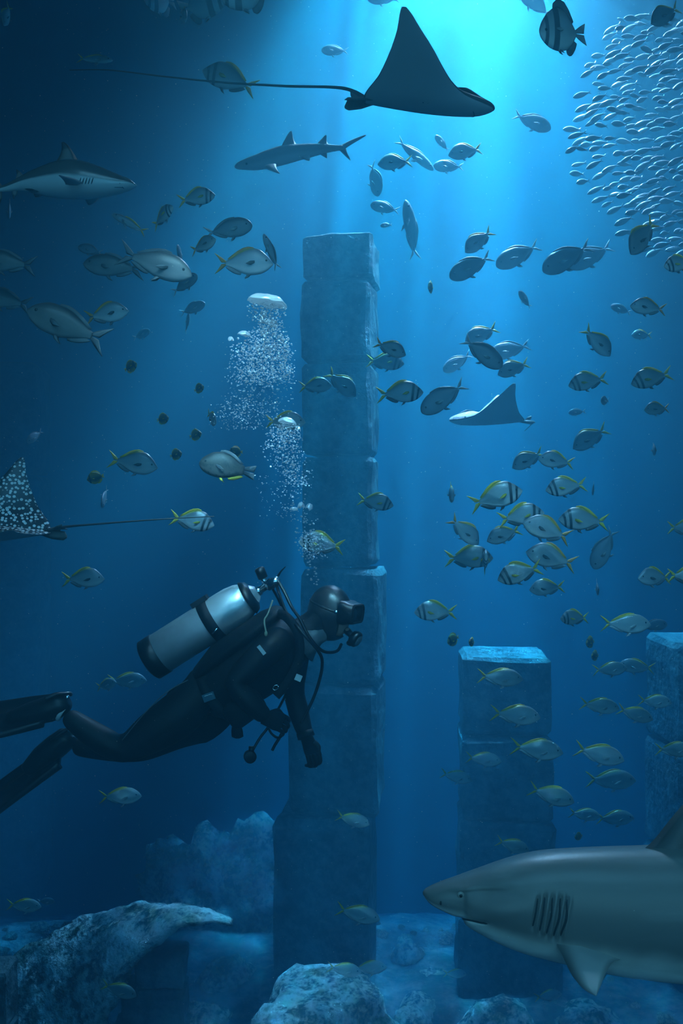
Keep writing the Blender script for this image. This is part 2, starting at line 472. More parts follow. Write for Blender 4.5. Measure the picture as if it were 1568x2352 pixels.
BREAM = [(-0.31, 0.030, -0.030, 0.010), (-0.22, 0.062, -0.058, 0.028), (-0.06, 0.150, -0.128, 0.055), (0.10, 0.198, -0.165, 0.070), (0.25, 0.182, -0.158, 0.072), (0.37, 0.115, -0.120, 0.056), (0.455, 0.040, -0.068, 0.032), (0.5, -0.012, -0.028, 0.006)]
TREV = [(-0.32, 0.022, -0.022, 0.012), (-0.24, 0.042, -0.042, 0.024), (-0.08, 0.105, -0.110, 0.048), (0.10, 0.142, -0.150, 0.062), (0.25, 0.132, -0.140, 0.062), (0.38, 0.085, -0.100, 0.048), (0.46, 0.030, -0.060, 0.028), (0.5, -0.015, -0.030, 0.006)]
CHUB = [(-0.30, 0.032, -0.032, 0.014), (-0.22, 0.055, -0.052, 0.028), (-0.06, 0.112, -0.105, 0.055), (0.10, 0.148, -0.140, 0.070), (0.25, 0.142, -0.138, 0.072), (0.38, 0.098, -0.105, 0.056), (0.46, 0.045, -0.062, 0.034), (0.5, -0.005, -0.025, 0.008)]
UNI = [(-0.33, 0.018, -0.018, 0.008), (-0.26, 0.030, -0.030, 0.016), (-0.14, 0.095, -0.090, 0.034), (0.04, 0.155, -0.150, 0.050), (0.22, 0.165, -0.160, 0.056), (0.36, 0.130, -0.130, 0.048), (0.46, 0.070, -0.080, 0.030), (0.5, 0.010, -0.030, 0.008)]
SLIM = [(-0.34, 0.016, -0.016, 0.008), (-0.26, 0.028, -0.028, 0.016), (-0.10, 0.070, -0.065, 0.034), (0.08, 0.098, -0.090, 0.046), (0.25, 0.092, -0.088, 0.046), (0.40, 0.060, -0.062, 0.036), (0.47, 0.030, -0.036, 0.022), (0.5, 0.0, -0.012, 0.006)]
ROUND = [(-0.36, 0.060, -0.060, 0.014), (-0.28, 0.190, -0.180, 0.050), (-0.10, 0.345, -0.330, 0.110), (0.10, 0.380, -0.365, 0.140), (0.28, 0.290, -0.290, 0.130), (0.40, 0.150, -0.180, 0.085), (0.46, 0.060, -0.090, 0.045), (0.5, -0.005, -0.030, 0.010)]
BAT = [(-0.28, 0.055, -0.060, 0.014), (-0.20, 0.190, -0.180, 0.035), (-0.05, 0.390, -0.320, 0.070), (0.12, 0.430, -0.350, 0.090), (0.28, 0.340, -0.310, 0.090), (0.40, 0.200, -0.230, 0.070), (0.47, 0.080, -0.140, 0.040), (0.5, 0.0, -0.050, 0.012)]
GRP = [(-0.30, 0.060, -0.060, 0.022), (-0.20, 0.085, -0.085, 0.040), (-0.05, 0.150, -0.135, 0.075), (0.12, 0.185, -0.165, 0.095), (0.27, 0.165, -0.155, 0.095), (0.39, 0.105, -0.125, 0.078), (0.46, 0.055, -0.085, 0.052), (0.5, 0.0, -0.040, 0.015)]

def deepen(tab, k): return [(x, t*k, b_*k, w*(0.6+0.4*k)) for x, t, b_, w in tab]
BREAM = deepen(BREAM, 1.30); TREV = deepen(TREV, 1.38); UNI = deepen(UNI, 1.25); CHUB = deepen(CHUB, 1.25); GRP = deepen(GRP, 1.35); SLIM = deepen(SLIM, 1.1)
KIND = {}
def kind(key, name, tab, skin, tail, dors, anal, tailparts, dh=0.055, ah=0.05, pect=0.15, eye=None, extra=None, pec_mat=None):
    parts = [('body', fish_body(tab, skin))]
    parts.append(('tail_fin', fin_mesh('tail_fin', tailparts, tail)))
    xr = tab[0][0]
    parts.append(('dorsal_fin', fin_mesh('dorsal_fin', [back_fin(tab, 0.18, xr+0.07, dh, 1)], dors)))
    parts.append(('anal_fin', fin_mesh('anal_fin', [back_fin(tab, -0.04, xr+0.06, ah, -1, 0.05)], anal)))
    top, bot, hw = interp(tab, 0.20)
    zc = (top+bot)/2-0.02
    for s in (-1, 1):
        A = [(0.19, s*hw*0.97, zc+0.02), (0.12, s*(hw+0.03), zc+0.012), (0.19-pect, s*(hw+0.045), zc-0.035)]
        B = [(0.19, s*hw*0.96, zc-0.02), (0.13, s*(hw+0.02), zc-0.055), (0.19-pect, s*(hw+0.043), zc-0.04)]
        parts.append(('pectoral_fin', fin_mesh('pectoral_fin', [(A, B, 0.008)], pec_mat or dors)))
        A = [(0.12, s*0.02, bot+0.02), (0.08, s*0.03, bot-0.03), (0.01, s*0.035, bot-0.055)]
        B = [(0.06, s*0.018, bot+0.02), (0.035, s*0.026, bot-0.02), (0.005, s*0.035, bot-0.056)]
        parts.append(('pelvic_fin', fin_mesh('pelvic_fin', [(A, B, 0.008)], anal)))
        ex, ez, er = eye or (0.385, 0.022, 0.021)
        t2, b2, h2 = interp(tab, ex)
        q = min(abs((ez-(t2+b2)/2)/((t2-b2)/2)), 0.99)
        v, f = ball((ex, s*h2*math.sqrt(1-q*q)**1.15*0.93, ez), er, 8, 6, (1, 0.45, 1))
        parts.append(('eye', mesh('eye', v, f, MAT['fish_eye'])))
    for e in (extra or []): parts.append(e)
    KIND[key] = (name, parts)
kind('bar', 'barred_bream', BREAM, 'bream_barred', 'fin_yellow', 'fin_yellow', 'fin_dark', lobes(-0.29, 0.03, -0.5, 0.18, -0.385), dh=0.035, pec_mat='fin_yellow')
kind('yt', 'yellowtail_bream', BREAM, 'bream_plain', 'fin_yellow', 'fin_yellow', 'fin_grey', lobes(-0.29, 0.026, -0.5, 0.18, -0.385), dh=0.026, pec_mat='fin_dark')
kind('or', 'orange_tailed_bream', BREAM, 'bream_plain', 'fin_orange', 'fin_orange', 'fin_grey', lobes(-0.29, 0.026, -0.5, 0.18, -0.385), dh=0.026, pec_mat='fin_dark')
kind('jack', 'golden_trevally', TREV, 'trevally_silver', 'fin_yellow', 'fin_yellow', 'fin_pale', lobes(-0.305, 0.024, -0.5, 0.165, -0.37), dh=0.02, ah=0.02, pec_mat='fin_pale')
kind('chub', 'grey_chub', CHUB, 'chub_grey', 'fin_grey', 'fin_grey', 'fin_grey', lobes(-0.28, 0.03, -0.5, 0.175, -0.39), dh=0.035, ah=0.04)
kind('uni', 'unicornfish', UNI, 'unicorn_blue', 'fin_pale', 'fin_grey', 'fin_grey', lobes(-0.315, 0.016, -0.5, 0.14, -0.40), dh=0.03, ah=0.03, pec_mat='fin_pale')
kind('slim', 'fusilier', SLIM, 'unicorn_blue', 'fin_pale', 'fin_grey', 'fin_grey', lobes(-0.325, 0.014, -0.5, 0.10, -0.40), dh=0.025, ah=0.02, pec_mat='fin_pale')
kind('slimy', 'yellowtail_fusilier', SLIM, 'trevally_silver', 'fin_yellow', 'fin_yellow', 'fin_pale', lobes(-0.325, 0.014, -0.5, 0.12, -0.40), dh=0.03, ah=0.02, pec_mat='fin_pale')
kind('round', 'butterflyfish', ROUND, 'round_dark', 'fin_yellow', 'fin_yellow', 'fin_yellow', lobes(-0.34, 0.05, -0.5, 0.12, -0.47), dh=0.05, ah=0.05, pect=0.12, eye=(0.36, 0.03, 0.035))
_bt = [((0.16, 0, 0.40), (0.02, 0, 0.52), (-0.22, 0, 0.60)), ((-0.02, 0, 0.38), (-0.12, 0, 0.46), (-0.235, 0, 0.595))]
kind('bat', 'batfish', BAT, 'bat_banded', 'fin_pale', 'fin_grey', 'fin_grey', lobes(-0.26, 0.05, -0.5, 0.20, -0.46), dh=0.16, ah=0.13, pect=0.12, eye=(0.40, -0.02, 0.028), pec_mat='fin_pale')
kind('grp', 'spotted_grouper', GRP, 'grouper_mottled', 'fin_grey', 'fin_grey', 'fin_yellow', lobes(-0.28, 0.055, -0.5, 0.13, -0.485), dh=0.05, ah=0.05)

def pose(loc, ang, yaw=0.0, roll=0.0):
    a = math.radians(ang); y = math.radians(yaw)
    f = Vector((math.cos(a)*math.cos(y), -math.sin(y), math.sin(a)*math.cos(y)))
    up = Vector((0, 0, 1)) if abs(f.z) < 0.985 else Vector((1, 0, 0))
    up = (up-f*up.dot(f)).normalized()
    left = up.cross(f)
    M = Matrix((f, left, up)).transposed()
    if roll: M = M @ Matrix.Rotation(math.radians(roll), 3, 'X')
    return Matrix.Translation(loc) @ M.to_4x4()

def place(key, px, py, length, ang, d, label, cat='fish', yaw=0.0, group=None, roll=0.0):
    name, parts = KIND[key]
    root = bpy.data.objects.new(name, None); C.objects.link(root); root.empty_display_size = 0.02
    s = length*d/F
    root.matrix_world = pose(P(px, py, d), ang, yaw, roll) @ Matrix.Scale(s, 4)
    for pn, me in parts:
        o = bpy.data.objects.new(pn, me); C.objects.link(o); o.parent = root
    tag(root, label, cat, group)
    return root

# ------------------------------------------------------------------ sharks
skin_mat('shark_bronze', (0.13, 0.14, 0.13), (0.125, 0.135, 0.13), (0.80, 0.84, 0.80), 0.13, 0.40, 0.38, 0.5, vary=0.0, streak=0.35)
skin_mat('shark_blacktip', (0.075, 0.07, 0.06), (0.075, 0.072, 0.065), (0.50, 0.53, 0.52), 0.44, 0.54, 0.25, 0.7, vary=0.0)
skin_mat('shark_whitetip', (0.14, 0.16, 0.17), (0.20, 0.23, 0.24), (0.36, 0.40, 0.40), 0.1, 0.5, 0.45, 0.4, vary=0.0)
fin_mat('shark_fin_bronze', (0.075, 0.082, 0.078), (0.05, 0.055, 0.052), 0.6, 1.0, 0.5)
fin_mat('shark_fin_pale', (0.30, 0.33, 0.32), (0.16, 0.17, 0.165), 0.75, 1.0, 0.5)
fin_mat('shark_fin_black', (0.12, 0.12, 0.11), (0.015, 0.015, 0.015), 0.45, 0.62, 0.5)
fin_mat('shark_fin_grey', (0.17, 0.20, 0.21), (0.14, 0.16, 0.17), 0.5, 0.9, 0.5)
plain('slit_dark', (0.012, 0.014, 0.014), 0.7)
plain('shark_eye', (0.24, 0.26, 0.24), 0.15)

def shark_body(tab, d, root, mat, ns, nr, carve=None):
    """tab: (px, y_top, y_bottom, half width / height, 0..1 level of the widest point), any order of px"""
    tab = sorted(tab); s = d/F; rings = []; hg = []; ln = []
    x0, x1 = tab[0][0], tab[-1][0]
    for i in range(ns+1):
        t = i/ns; px = x0+(x1-x0)*t
        top, bot, hw, wl = interp(tab, px)
        ztop = P(px, top, d).z; zbot = P(px, bot, d).z; h = ztop-zbot; zw = zbot+h*wl
        ring = []
        for k in range(nr):
            a = 2*PI*k/nr; ca = math.cos(a); sa = math.sin(a)
            z = zw+(ztop-zw)*sa if sa >= 0 else zw+(zw-zbot)*sa
            y = h*hw*math.copysign(abs(ca)**0.92, ca)
            if carve: y = carve(px, 1176-(z-CAM_Z)/s, y)
            ring.append(Vector(((px-784)*s, d+y, z))-root)
            hg.append((z-zbot)/max(h, 1e-5)); ln.append(t)
        rings.append(ring)
    V, Fs = loft(rings)
    me = mesh('body', V, Fs, MAT[mat]); put_attr(me, 'hgt', hg); put_attr(me, 'len', ln)
    return me

def px_fin(name, LE, TE, root, mat, th, parent):
    """LE / TE: (px, py, depth) lists from root to tip"""
    A = catmull([P(*p)-root for p in LE], 5); B = catmull([P(*p)-root for p in TE], 5)
    return obj(name, fin_mesh(name, [(A, B, th)], mat), parent)

# --- the big shark in the lower right corner
D = 3.4
R0 = P(1500, 2245, D)
shark = empty('grey_shark', R0)
tag(shark, 'big bronze-grey shark with pale belly swimming in from the right at the bottom', 'shark')
BIG = [(971, 2049, 2054, 0.9, 0.5), (976, 2044, 2062, 0.85, 0.5), (990, 2037, 2075, 0.72, 0.5), (1012, 2028, 2087, 0.62, 0.5), (1040, 2018, 2099, 0.54, 0.48), (1058, 2012, 2104, 0.52, 0.48), (1067, 2009, 2119, 0.50, 0.50), (1100, 1998, 2139, 0.47, 0.48),
       (1150, 1981, 2163, 0.45, 0.46), (1200, 1967, 2181, 0.44, 0.45), (1250, 1958, 2194, 0.43, 0.45), (1300, 1954, 2206, 0.42, 0.44), (1400, 1950, 2227, 0.42, 0.44), (1480, 1948, 2238, 0.42, 0.44), (1568, 1944, 2246, 0.42, 0.44),
       (1700, 1942, 2250, 0.42, 0.45), (1900, 1962, 2232, 0.42, 0.46), (2100, 1990, 2200, 0.42, 0.48), (2300, 2022, 2165, 0.42, 0.5), (2450, 2050, 2140, 0.42, 0.5), (2540, 2060, 2128, 0.36, 0.5)]
SLITS = [[(1236, 2066), (1231, 2100), (1224, 2130)], [(1252, 2062), (1248, 2100), (1240, 2140)], [(1270, 2063), (1266, 2105), (1256, 2147)], [(1288, 2064), (1284, 2108), (1272, 2152)], [(1303, 2068), (1300, 2110), (1288, 2152)]]
def carve_big(px, py, y):
    if y > 0: return y
    k = 3.4/(3.4+y); px = 784+(px-784)*k; py = 1176+(py-1176)*k          # as seen from the window
    e = 0.0
    for sl in SLITS:
        if sl[0][1]-14 < py < sl[2][1]+12:
            t = (py-sl[0][1])/(sl[2][1]-sl[0][1]); xs = sl[0][0]+(sl[2][0]-sl[0][0])*t
            fade = max(0.0, min(1.0, (py-sl[0][1]+14)/14, (sl[2][1]+12-py)/12))
            u = px-xs
            e += fade*(0.010*math.exp(-(u/3.6)**2)-0.005*math.exp(-((u-7)/4.5)**2))
    # hollow behind the eye, brow and cheek
    e += 0.010*math.exp(-((px-1130)/60)**2-((py-2052)/10)**2)
    e -= 0.010*math.exp(-((px-1060)/26)**2-((py-2040)/9)**2)
    e -= 0.008*math.exp(-((px-1150)/60)**2-((py-2095)/22)**2)
    # mouth crease
    if 1050 < px < 1128:
        yc = 2112+(px-1062)*0.16
        e += 0.012*math.exp(-((py-yc)/3.2)**2)*max(0, min(1, (1126-px)/14))
    return y+e
obj('body', shark_body(BIG, D, R0, 'shark_bronze', 620, 120, carve_big), shark)
def near_y(px, py, tab, d, carve=None):
    top, bot, hw, wl = interp(sorted(tab), px); h = bot-top
    yw = bot-h*wl; sa = (yw-py)/(yw-top) if py < yw else (py-yw)/(bot-yw)
    y = -h*d/F*hw*max(1-min(sa*sa, 1), 0)**0.46
    return d+(carve(px, py, y) if carve else y)
def skin_pt(px, py, tab, d, carve=None, out=0.0):
    """point on the near flank of a shark that is seen at a pixel"""
    x, y = px, py
    for _ in range(6):
        n = near_y(x, y, tab, d); x = 784+(px-784)*n/d; y = 1176+(py-1176)*n/d
    n = near_y(x, y, tab, d, carve); s_ = d/F
    return Vector(((x-784)*s_, n-out, CAM_Z+(1176-y)*s_))
for sl in SLITS:
    pts = catmull([(x, y, 0) for x, y in sl], 5)
    v, f = tube([skin_pt(p.x, p.y, BIG, D, carve_big, 0.001)-R0 for p in pts], [0.0015]+[0.0040]*(len(pts)-2)+[0.0015], 6)
    obj('gill_slit', mesh('gill_slit', v, f, MAT['slit_dark']), shark)
mp = catmull([(1064, 2113, 0), (1085, 2117, 0), (1105, 2121, 0), (1120, 2123, 0)], 5)
v, f = tube([skin_pt(p.x, p.y, BIG, D, carve_big)-R0 for p in mp], [0.004]*(len(mp)-2)+[0.002, 0.001], 6)
obj('mouth', mesh('mouth', v, f, MAT['slit_dark']), shark)
ey = skin_pt(1058, 2057, BIG, D, carve_big, -0.002)-R0
e = obj('eye', mesh('eye', *ball(ey, 0.0132, 16, 12, (1, 0.55, 1)), MAT['shark_eye']), shark)
obj('pupil', mesh('pupil', *ball(ey+Vector((0, -0.0062, 0)), 0.0066, 12, 8, (0.9, 0.55, 1)), MAT['fish_eye']), e)
obj('nostril', mesh('nostril', *ball(skin_pt(1012, 2074, BIG, D)-R0, 0.0075, 10, 8, (0.55, 0.5, 1)), MAT['slit_dark']), shark)
# far-side eye
obj('eye', mesh('eye', *ball(Vector((ey.x, 2*(D-R0.y)-ey.y, ey.z)), 0.0135, 12, 8, (1, 0.55, 1)), MAT['shark_eye']), shark)
px_fin('dorsal_fin', [(1470, 1956, D), (1500, 1930, D), (1540, 1880, D), (1600, 1812, D), (1640, 1786, D)], [(1720, 1958, D), (1690, 1930, D), (1672, 1880, D), (1660, 1815, D), (1648, 1784, D)], R0, 'shark_fin_bronze', 0.05, shark)
px_fin('pectoral_fin', [(1270, 2152, 3.28), (1290, 2192, 3.20), (1312, 2238, 3.12), (1340, 2272, 3.06), (1366, 2287, 3.03)], [(1438, 2204, 3.27), (1412, 2207, 3.19), (1394, 2228, 3.12), (1380, 2262, 3.06), (1370, 2287, 3.03)], R0, 'shark_fin_pale', 0.032, shark)
px_fin('pectoral_fin', [(1285, 2165, 3.52), (1300, 2205, 3.66), (1330, 2235, 3.80), (1370, 2262, 3.90)], [(1425, 2200, 3.52), (1405, 2215, 3.66), (1392, 2240, 3.80), (1376, 2262, 3.90)], R0, 'shark_fin_pale', 0.03, shark)
px_fin('pelvic_fin', [(1960, 2222, 3.33), (1990, 2262, 3.28), (2030, 2285, 3.25)], [(2070, 2205, 3.35), (2060, 2245, 3.28), (2040, 2284, 3.25)], R0, 'shark_fin_pale', 0.02, shark)
px_fin('anal_fin', [(2180, 2180, D), (2210, 2225, D), (2260, 2245, D)], [(2290, 2165, D), (2280, 2210, D), (2268, 2245, D)], R0, 'shark_fin_bronze', 0.02, shark)
px_fin('second_dorsal_fin', [(2170, 2008, D), (2205, 1970, D), (2250, 1950, D)], [(2290, 2022, D), (2275, 1990, D), (2262, 1950, D)], R0, 'shark_fin_bronze', 0.02, shark)
px_fin('tail_fin', [(2500, 2062, D), (2600, 2000, D), (2720, 1880, D), (2830, 1770, D)], [(2560, 2100, D), (2660, 2060, D), (2750, 1940, D), (2840, 1790, D)], R0, 'shark_fin_bronze', 0.03, shark)
px_fin('tail_fin_lobe', [(2505, 2125, D), (2560, 2190, D), (2620, 2250, D)], [(2560, 2090, D), (2600, 2150, D), (2630, 2248, D)], R0, 'shark_fin_bronze', 0.025, shark)

# --- blacktip shark at the left edge
D = 4.8
R0 = P(150, 455, D)
bt = empty('blacktip_shark', R0)
tag(bt, 'blacktip shark with dark-tipped fins and pale belly at the upper left edge', 'shark')
BT = [(313, 424, 427, 0.9, 0.5), (309, 420, 430, 0.85, 0.5), (300, 413, 435, 0.75, 0.5), (280, 405, 442, 0.62, 0.48), (250, 392, 449, 0.52, 0.46), (220, 380, 453, 0.47, 0.45), (190, 371, 456, 0.44, 0.45), (160, 367, 456, 0.42, 0.45), (130, 372, 453, 0.42, 0.46),
      (100, 382, 449, 0.42, 0.48), (70, 394, 442, 0.42, 0.5), (45, 407, 438, 0.42, 0.5), (20, 420, 440, 0.42, 0.5), (0, 428, 441, 0.42, 0.5), (-14, 432, 442, 0.40, 0.5)]
obj('body', shark_body(BT, D, R0, 'shark_blacktip', 90, 48), bt)
px_fin('dorsal_fin', [(180, 370, D), (168, 350, D), (157, 334, D), (147, 326, D)], [(126, 375, D), (138, 356, D), (142, 340, D), (141, 327, D)], R0, 'shark_fin_black', 0.025, bt)
px_fin('pectoral_fin', [(192, 420, 4.70), (172, 410, 4.55), (150, 404, 4.42), (138, 402, 4.32)], [(150, 424, 4.70), (148, 418, 4.55), (142, 410, 4.42), (134, 403, 4.32)], R0, 'shark_fin_pale', 0.018, bt)
px_fin('pectoral_fin', [(230, 448, 4.90), (224, 460, 5.00), (214, 468, 5.08), (206, 471, 5.12)], [(192, 452, 4.90), (196, 460, 5.00), (200, 467, 5.08), (203, 471, 5.12)], R0, 'shark_fin_black', 0.018, bt)
px_fin('pelvic_fin', [(90, 440, 4.74), (80, 436, 4.68), (66, 434, 4.64)], [(66, 440, 4.75), (62, 437, 4.70), (56, 434, 4.64)], R0, 'shark_fin_black', 0.012, bt)
px_fin('pelvic_fin', [(98, 446, 4.86), (92, 452, 4.90), (84, 453, 4.92)], [(76, 442, 4.86), (78, 448, 4.90), (80, 452, 4.92)], R0, 'shark_fin_black', 0.012, bt)
px_fin('second_dorsal_fin', [(54, 404, D), (46, 394, D), (39, 389, D)], [(34, 416, D), (38, 402, D), (37, 390, D)], R0, 'shark_fin_black', 0.012, bt)
px_fin('anal_fin', [(42, 436, D), (38, 448, D), (32, 457, D)], [(26, 438, D), (28, 446, D), (30, 456, D)], R0, 'shark_fin_black', 0.012, bt)
px_fin('tail_fin', [(6, 428, D), (-8, 410, D), (-34, 388, D), (-58, 372, D)], [(-12, 438, D), (-20, 422, D), (-40, 398, D), (-60, 376, D)], R0, 'shark_fin_black', 0.016, bt)
px_fin('tail_fin_lobe', [(4, 438, D), (4, 456, D), (-4, 478, D)], [(-14, 436, D), (-8, 452, D), (-8, 476, D)], R0, 'shark_fin_black', 0.014, bt)
mp = catmull([(287, 437, 0), (280, 431, 0), (270, 430, 0), (262, 430, 0)], 4)
v, f = tube([skin_pt(p.x, p.y, BT, D, None, -0.001)-R0 for p in mp], [0.002]*(len(mp)-1)+[0.0008], 6)
obj('mouth', mesh('mouth', v, f, MAT['slit_dark']), bt)
obj('eye', mesh('eye', *ball(skin_pt(274, 420, BT, D, None, -0.003)-R0, 0.0055, 10, 8, (1, 0.5, 0.8)), MAT['fish_eye']), bt)
for k in range(5):
    x = 214-k*7
    pts = [skin_pt(x-1.5*j, 408+j*5, BT, D)-R0 for j in range(4)]
    v, f = tube(pts, [0.0012, 0.003, 0.003, 0.0012], 6); obj('gill_slit', mesh('gill_slit', v, f, MAT['slit_dark']), bt)

# --- slender reef shark in the light
D = 7.2
R0 = P(680, 380, D)
wt = empty('reef_shark', R0)
tag(wt, 'slender grey reef shark swimming left below the flying ray', 'shark')
WT = [(539, 381, 385, 0.9, 0.5), (545, 375, 388, 0.8, 0.5), (560, 367, 389, 0.62, 0.5), (580, 359, 390, 0.55, 0.48), (610, 347, 387, 0.48, 0.46), (650, 335, 378, 0.44, 0.46), (690, 331, 367, 0.42, 0.48), (720, 330, 359, 0.42, 0.5), (750, 331, 351, 0.42, 0.5), (770, 333, 347, 0.42, 0.5), (788, 334, 345, 0.4, 0.5)]
obj('body', shark_body(WT, D, R0, 'shark_whitetip', 70, 36), wt)
px_fin('dorsal_fin', [(644, 339, D), (655, 318, D), (662, 306, D), (667, 301, D)], [(682, 333, D), (675, 322, D), (672, 310, D), (670, 301, D)], R0, 'shark_fin_grey', 0.03, wt)
px_fin('second_dorsal_fin', [(726, 332, D), (737, 320, D), (747, 310, D)], [(756, 333, D), (750, 324, D), (750, 311, D)], R0, 'shark_fin_grey', 0.02, wt)
px_fin('pectoral_fin', [(606, 382, 7.05), (622, 390, 6.92), (634, 397, 6.82), (642, 399, 6.78)], [(634, 376, 7.05), (634, 384, 6.92), (638, 392, 6.82), (643, 398, 6.78)], R0, 'shark_fin_grey', 0.02, wt)
px_fin('pectoral_fin', [(606, 384, 7.35), (616, 390, 7.5), (630, 396, 7.65)], [(630, 376, 7.35), (630, 386, 7.5), (632, 395, 7.65)], R0, 'shark_fin_grey', 0.02, wt)
px_fin('pelvic_fin', [(692, 362, 7.15), (702, 368, 7.1), (710, 370, 7.08)], [(712, 357, 7.15), (712, 364, 7.1), (711, 369, 7.08)], R0, 'shark_fin_grey', 0.015, wt)
px_fin('anal_fin', [(730, 352, D), (740, 358, D), (750, 364, D)], [(752, 347, D), (751, 355, D), (751, 363, D)], R0, 'shark_fin_grey', 0.014, wt)
px_fin('tail_fin', [(778, 336, D), (796, 326, D), (818, 316, D), (840, 309, D)], [(790, 344, D), (804, 334, D), (824, 322, D), (840, 312, D)], R0, 'shark_fin_grey', 0.02, wt)
px_fin('tail_fin_lobe', [(778, 344, D), (790, 356, D), (804, 369, D)], [(794, 338, D), (797, 350, D), (805, 367, D)], R0, 'shark_fin_grey', 0.02, wt)
obj('eye', mesh('eye', *ball(skin_pt(566, 376, WT, D)-R0, 0.009, 8, 6, (1, 0.5, 1)), MAT['fish_eye']), wt)

# ------------------------------------------------------------------ eagle rays
def ray_mats(key, top, under, spots):
    m, nt, b = new_mat('ray_back_'+key); q = NB(nt); vec, xyz = q.pos()
    c = q.mix(q.math('MULTIPLY', q.step(q.noise(vec, 9.0, 3), 0.4, 0.65), 0.4), top, tuple(x*0.5 for x in top))
    if spots:
        c = q.mix(q.step(q.vor(vec, 42.0, 0.75), 0.46, 0.34), c, (0.80, 0.84, 0.82))
    q.to(c, b.inputs['Base Color']); b.inputs['Roughness'].default_value = 0.4
    m, nt, b = new_mat('ray_belly_'+key); q = NB(nt); vec, xyz = q.pos()
    c = q.mix(q.math('MULTIPLY', q.noise(vec, 5.0, 4), 0.5), under, tuple(x*0.8 for x in under))
    e = attr(q, 'edge')
    c = q.mix(q.step(e, 0.955, 0.985), c, tuple(x*0.12 for x in under))
    q.to(c, b.inputs['Base Color']); b.inputs['Roughness'].default_value = 0.5
ray_mats('plain', (0.10, 0.09, 0.08), (0.34, 0.37, 0.37), False)
ray_mats('pale', (0.45, 0.48, 0.48), (0.48, 0.52, 0.52), False)
ray_mats('spotted', (0.02, 0.022, 0.024), (0.60, 0.66, 0.66), True)

# span table: (y, x of leading edge, x of trailing edge, thickness) in metres, beak at +X
RAYTAB = [(0.0, 0.405, -0.30, 0.115), (0.02, 0.396, -0.30, 0.114), (0.045, 0.352, -0.295, 0.108), (0.07, 0.285, -0.285, 0.098), (0.10, 0.215, -0.265, 0.078), (0.15, 0.150, -0.228, 0.052), (0.22, 0.088, -0.195, 0.034), (0.29, 0.028, -0.168, 0.024), (0.36, -0.045, -0.150, 0.016), (0.405, -0.090, -0.147, 0.010), (0.425, -0.118, -0.140, 0.006)]
def eagle_ray(key, label, M, rise=0.29, power=1.3, tail_pts=None):
    root = empty('eagle_ray'); root.matrix_world = M
    ys = [0, .012, .025, .04, .055, .07, .09, .115, .15, .19, .23, .27, .31, .345, .375, .4, .415, .425]
    span = [-y for y in ys[:0:-1]]+ys
    nc = 20; V = []; edge = []; side = []
    zc = lambda y: rise*(abs(y)/0.425)**power
    for y in span:
        xl, xt, th = interp(RAYTAB, abs(y))
        dz = (zc(abs(y)+1e-3)-zc(abs(y)))/1e-3; nrm = Vector((0, -dz*(1 if y >= 0 else -1), 1)).normalized()
        for top in (1, 0):
            for i in range(nc):
                c = i/(nc-1) if top else 1-i/(nc-1)
                c2 = 0.5-0.5*math.cos(PI*c)
                sh = math.sin(PI*c2**0.62)**0.75
                head = math.exp(-(y/0.055)**2)*math.exp(-((c2-0.25)/0.12)**2)*0.044
                droop = 0.012*math.exp(-(y/0.05)**2)*max(0, (0.12-c2)/0.12)
                h = (th*0.62*sh+head) if top else -th*0.34*sh
                p = Vector((xl+(xt-xl)*c2, y, zc(y)+droop))+nrm*h
                V.append(p); edge.append(max(abs(2*c2-1)**1.5, (abs(y)/0.425)**3)); side.append(top)
    n = 2*nc; Fs = []; fm = []
    for i in range(len(span)-1):
        for j in range(n):
            k = (j+1) % n
            Fs.append((i*n+j, i*n+k, (i+1)*n+k, (i+1)*n+j)); fm.append(0 if j < nc-1 else 1)
    Fs.append(tuple(range(n-1, -1, -1))); Fs.append(tuple(range((len(span)-1)*n, len(span)*n))); fm += [1, 1]
    me = mesh('body', V, Fs, mats=[MAT['ray_back_'+key], MAT['ray_belly_'+key]], fm=fm); put_attr(me, 'edge', edge)
    me.flip_normals() if False else None
    obj('body', me, root)
    back = MAT['ray_back_'+key]
    tp = catmull(tail_pts, 10); nt_ = len(tp)
    v, f = tube(tp, [0.016*(1-i/(nt_-1))**14+0.0085-0.0055*i/(nt_-1) for i in range(nt_)], 8)
    obj('tail', mesh('tail', v, f, MAT['slit_dark']), root)
    for s in (-1, 1):
        A = [(-0.24, s*0.03, 0.0), (-0.31, s*0.065, -0.012), (-0.375, s*0.070, -0.022), (-0.395, s*0.05, -0.02)]; B = [(-0.26, s*0.002, 0.012), (-0.33, s*0.006, 0.014), (-0.385, s*0.015, 0.008), (-0.398, s*0.04, -0.012)]
        obj('pelvic_fin', fin_mesh('pelvic_fin', [(A, B, 0.028)], 'fin_dark'), root)
        xl, xt, th = interp(RAYTAB, 0.05)
        obj('eye', mesh('eye', *ball((0.262, s*0.066, 0.030), 0.012, 10, 8), MAT['fish_eye']), root)
        for k in range(5):
            x = 0.12-k*0.026; w = 0.052+0.002*k
            yy = s*w; zz = zc(yy)-interp(RAYTAB, w)[2]*0.34*0.96
            v, f = tube([(x+0.006, yy-s*0.008, zz-0.001), (x, yy+s*0.008, zz+0.002)], 0.0032, 6)
            obj('gill_slit', mesh('gill_slit', v, f, MAT['slit_dark']), root)
    v, f = tube([(0.285, -0.034, -0.0225), (0.294, -0.018, -0.0315), (0.297, 0, -0.0345), (0.294, 0.018, -0.0315), (0.285, 0.034, -0.0225)], 0.0028, 6)
    obj('mouth', mesh('mouth', v, f, MAT['slit_dark']), root)
    obj('dorsal_fin', fin_mesh('dorsal_fin', [([(-0.295, 0, 0.008), (-0.335, 0, 0.042), (-0.365, 0, 0.052)], [(-0.355, 0, 0.004), (-0.368, 0, 0.03), (-0.372, 0, 0.050)], 0.014)], 'fin_dark'), root)
    tag(root, label, 'ray')
    return root
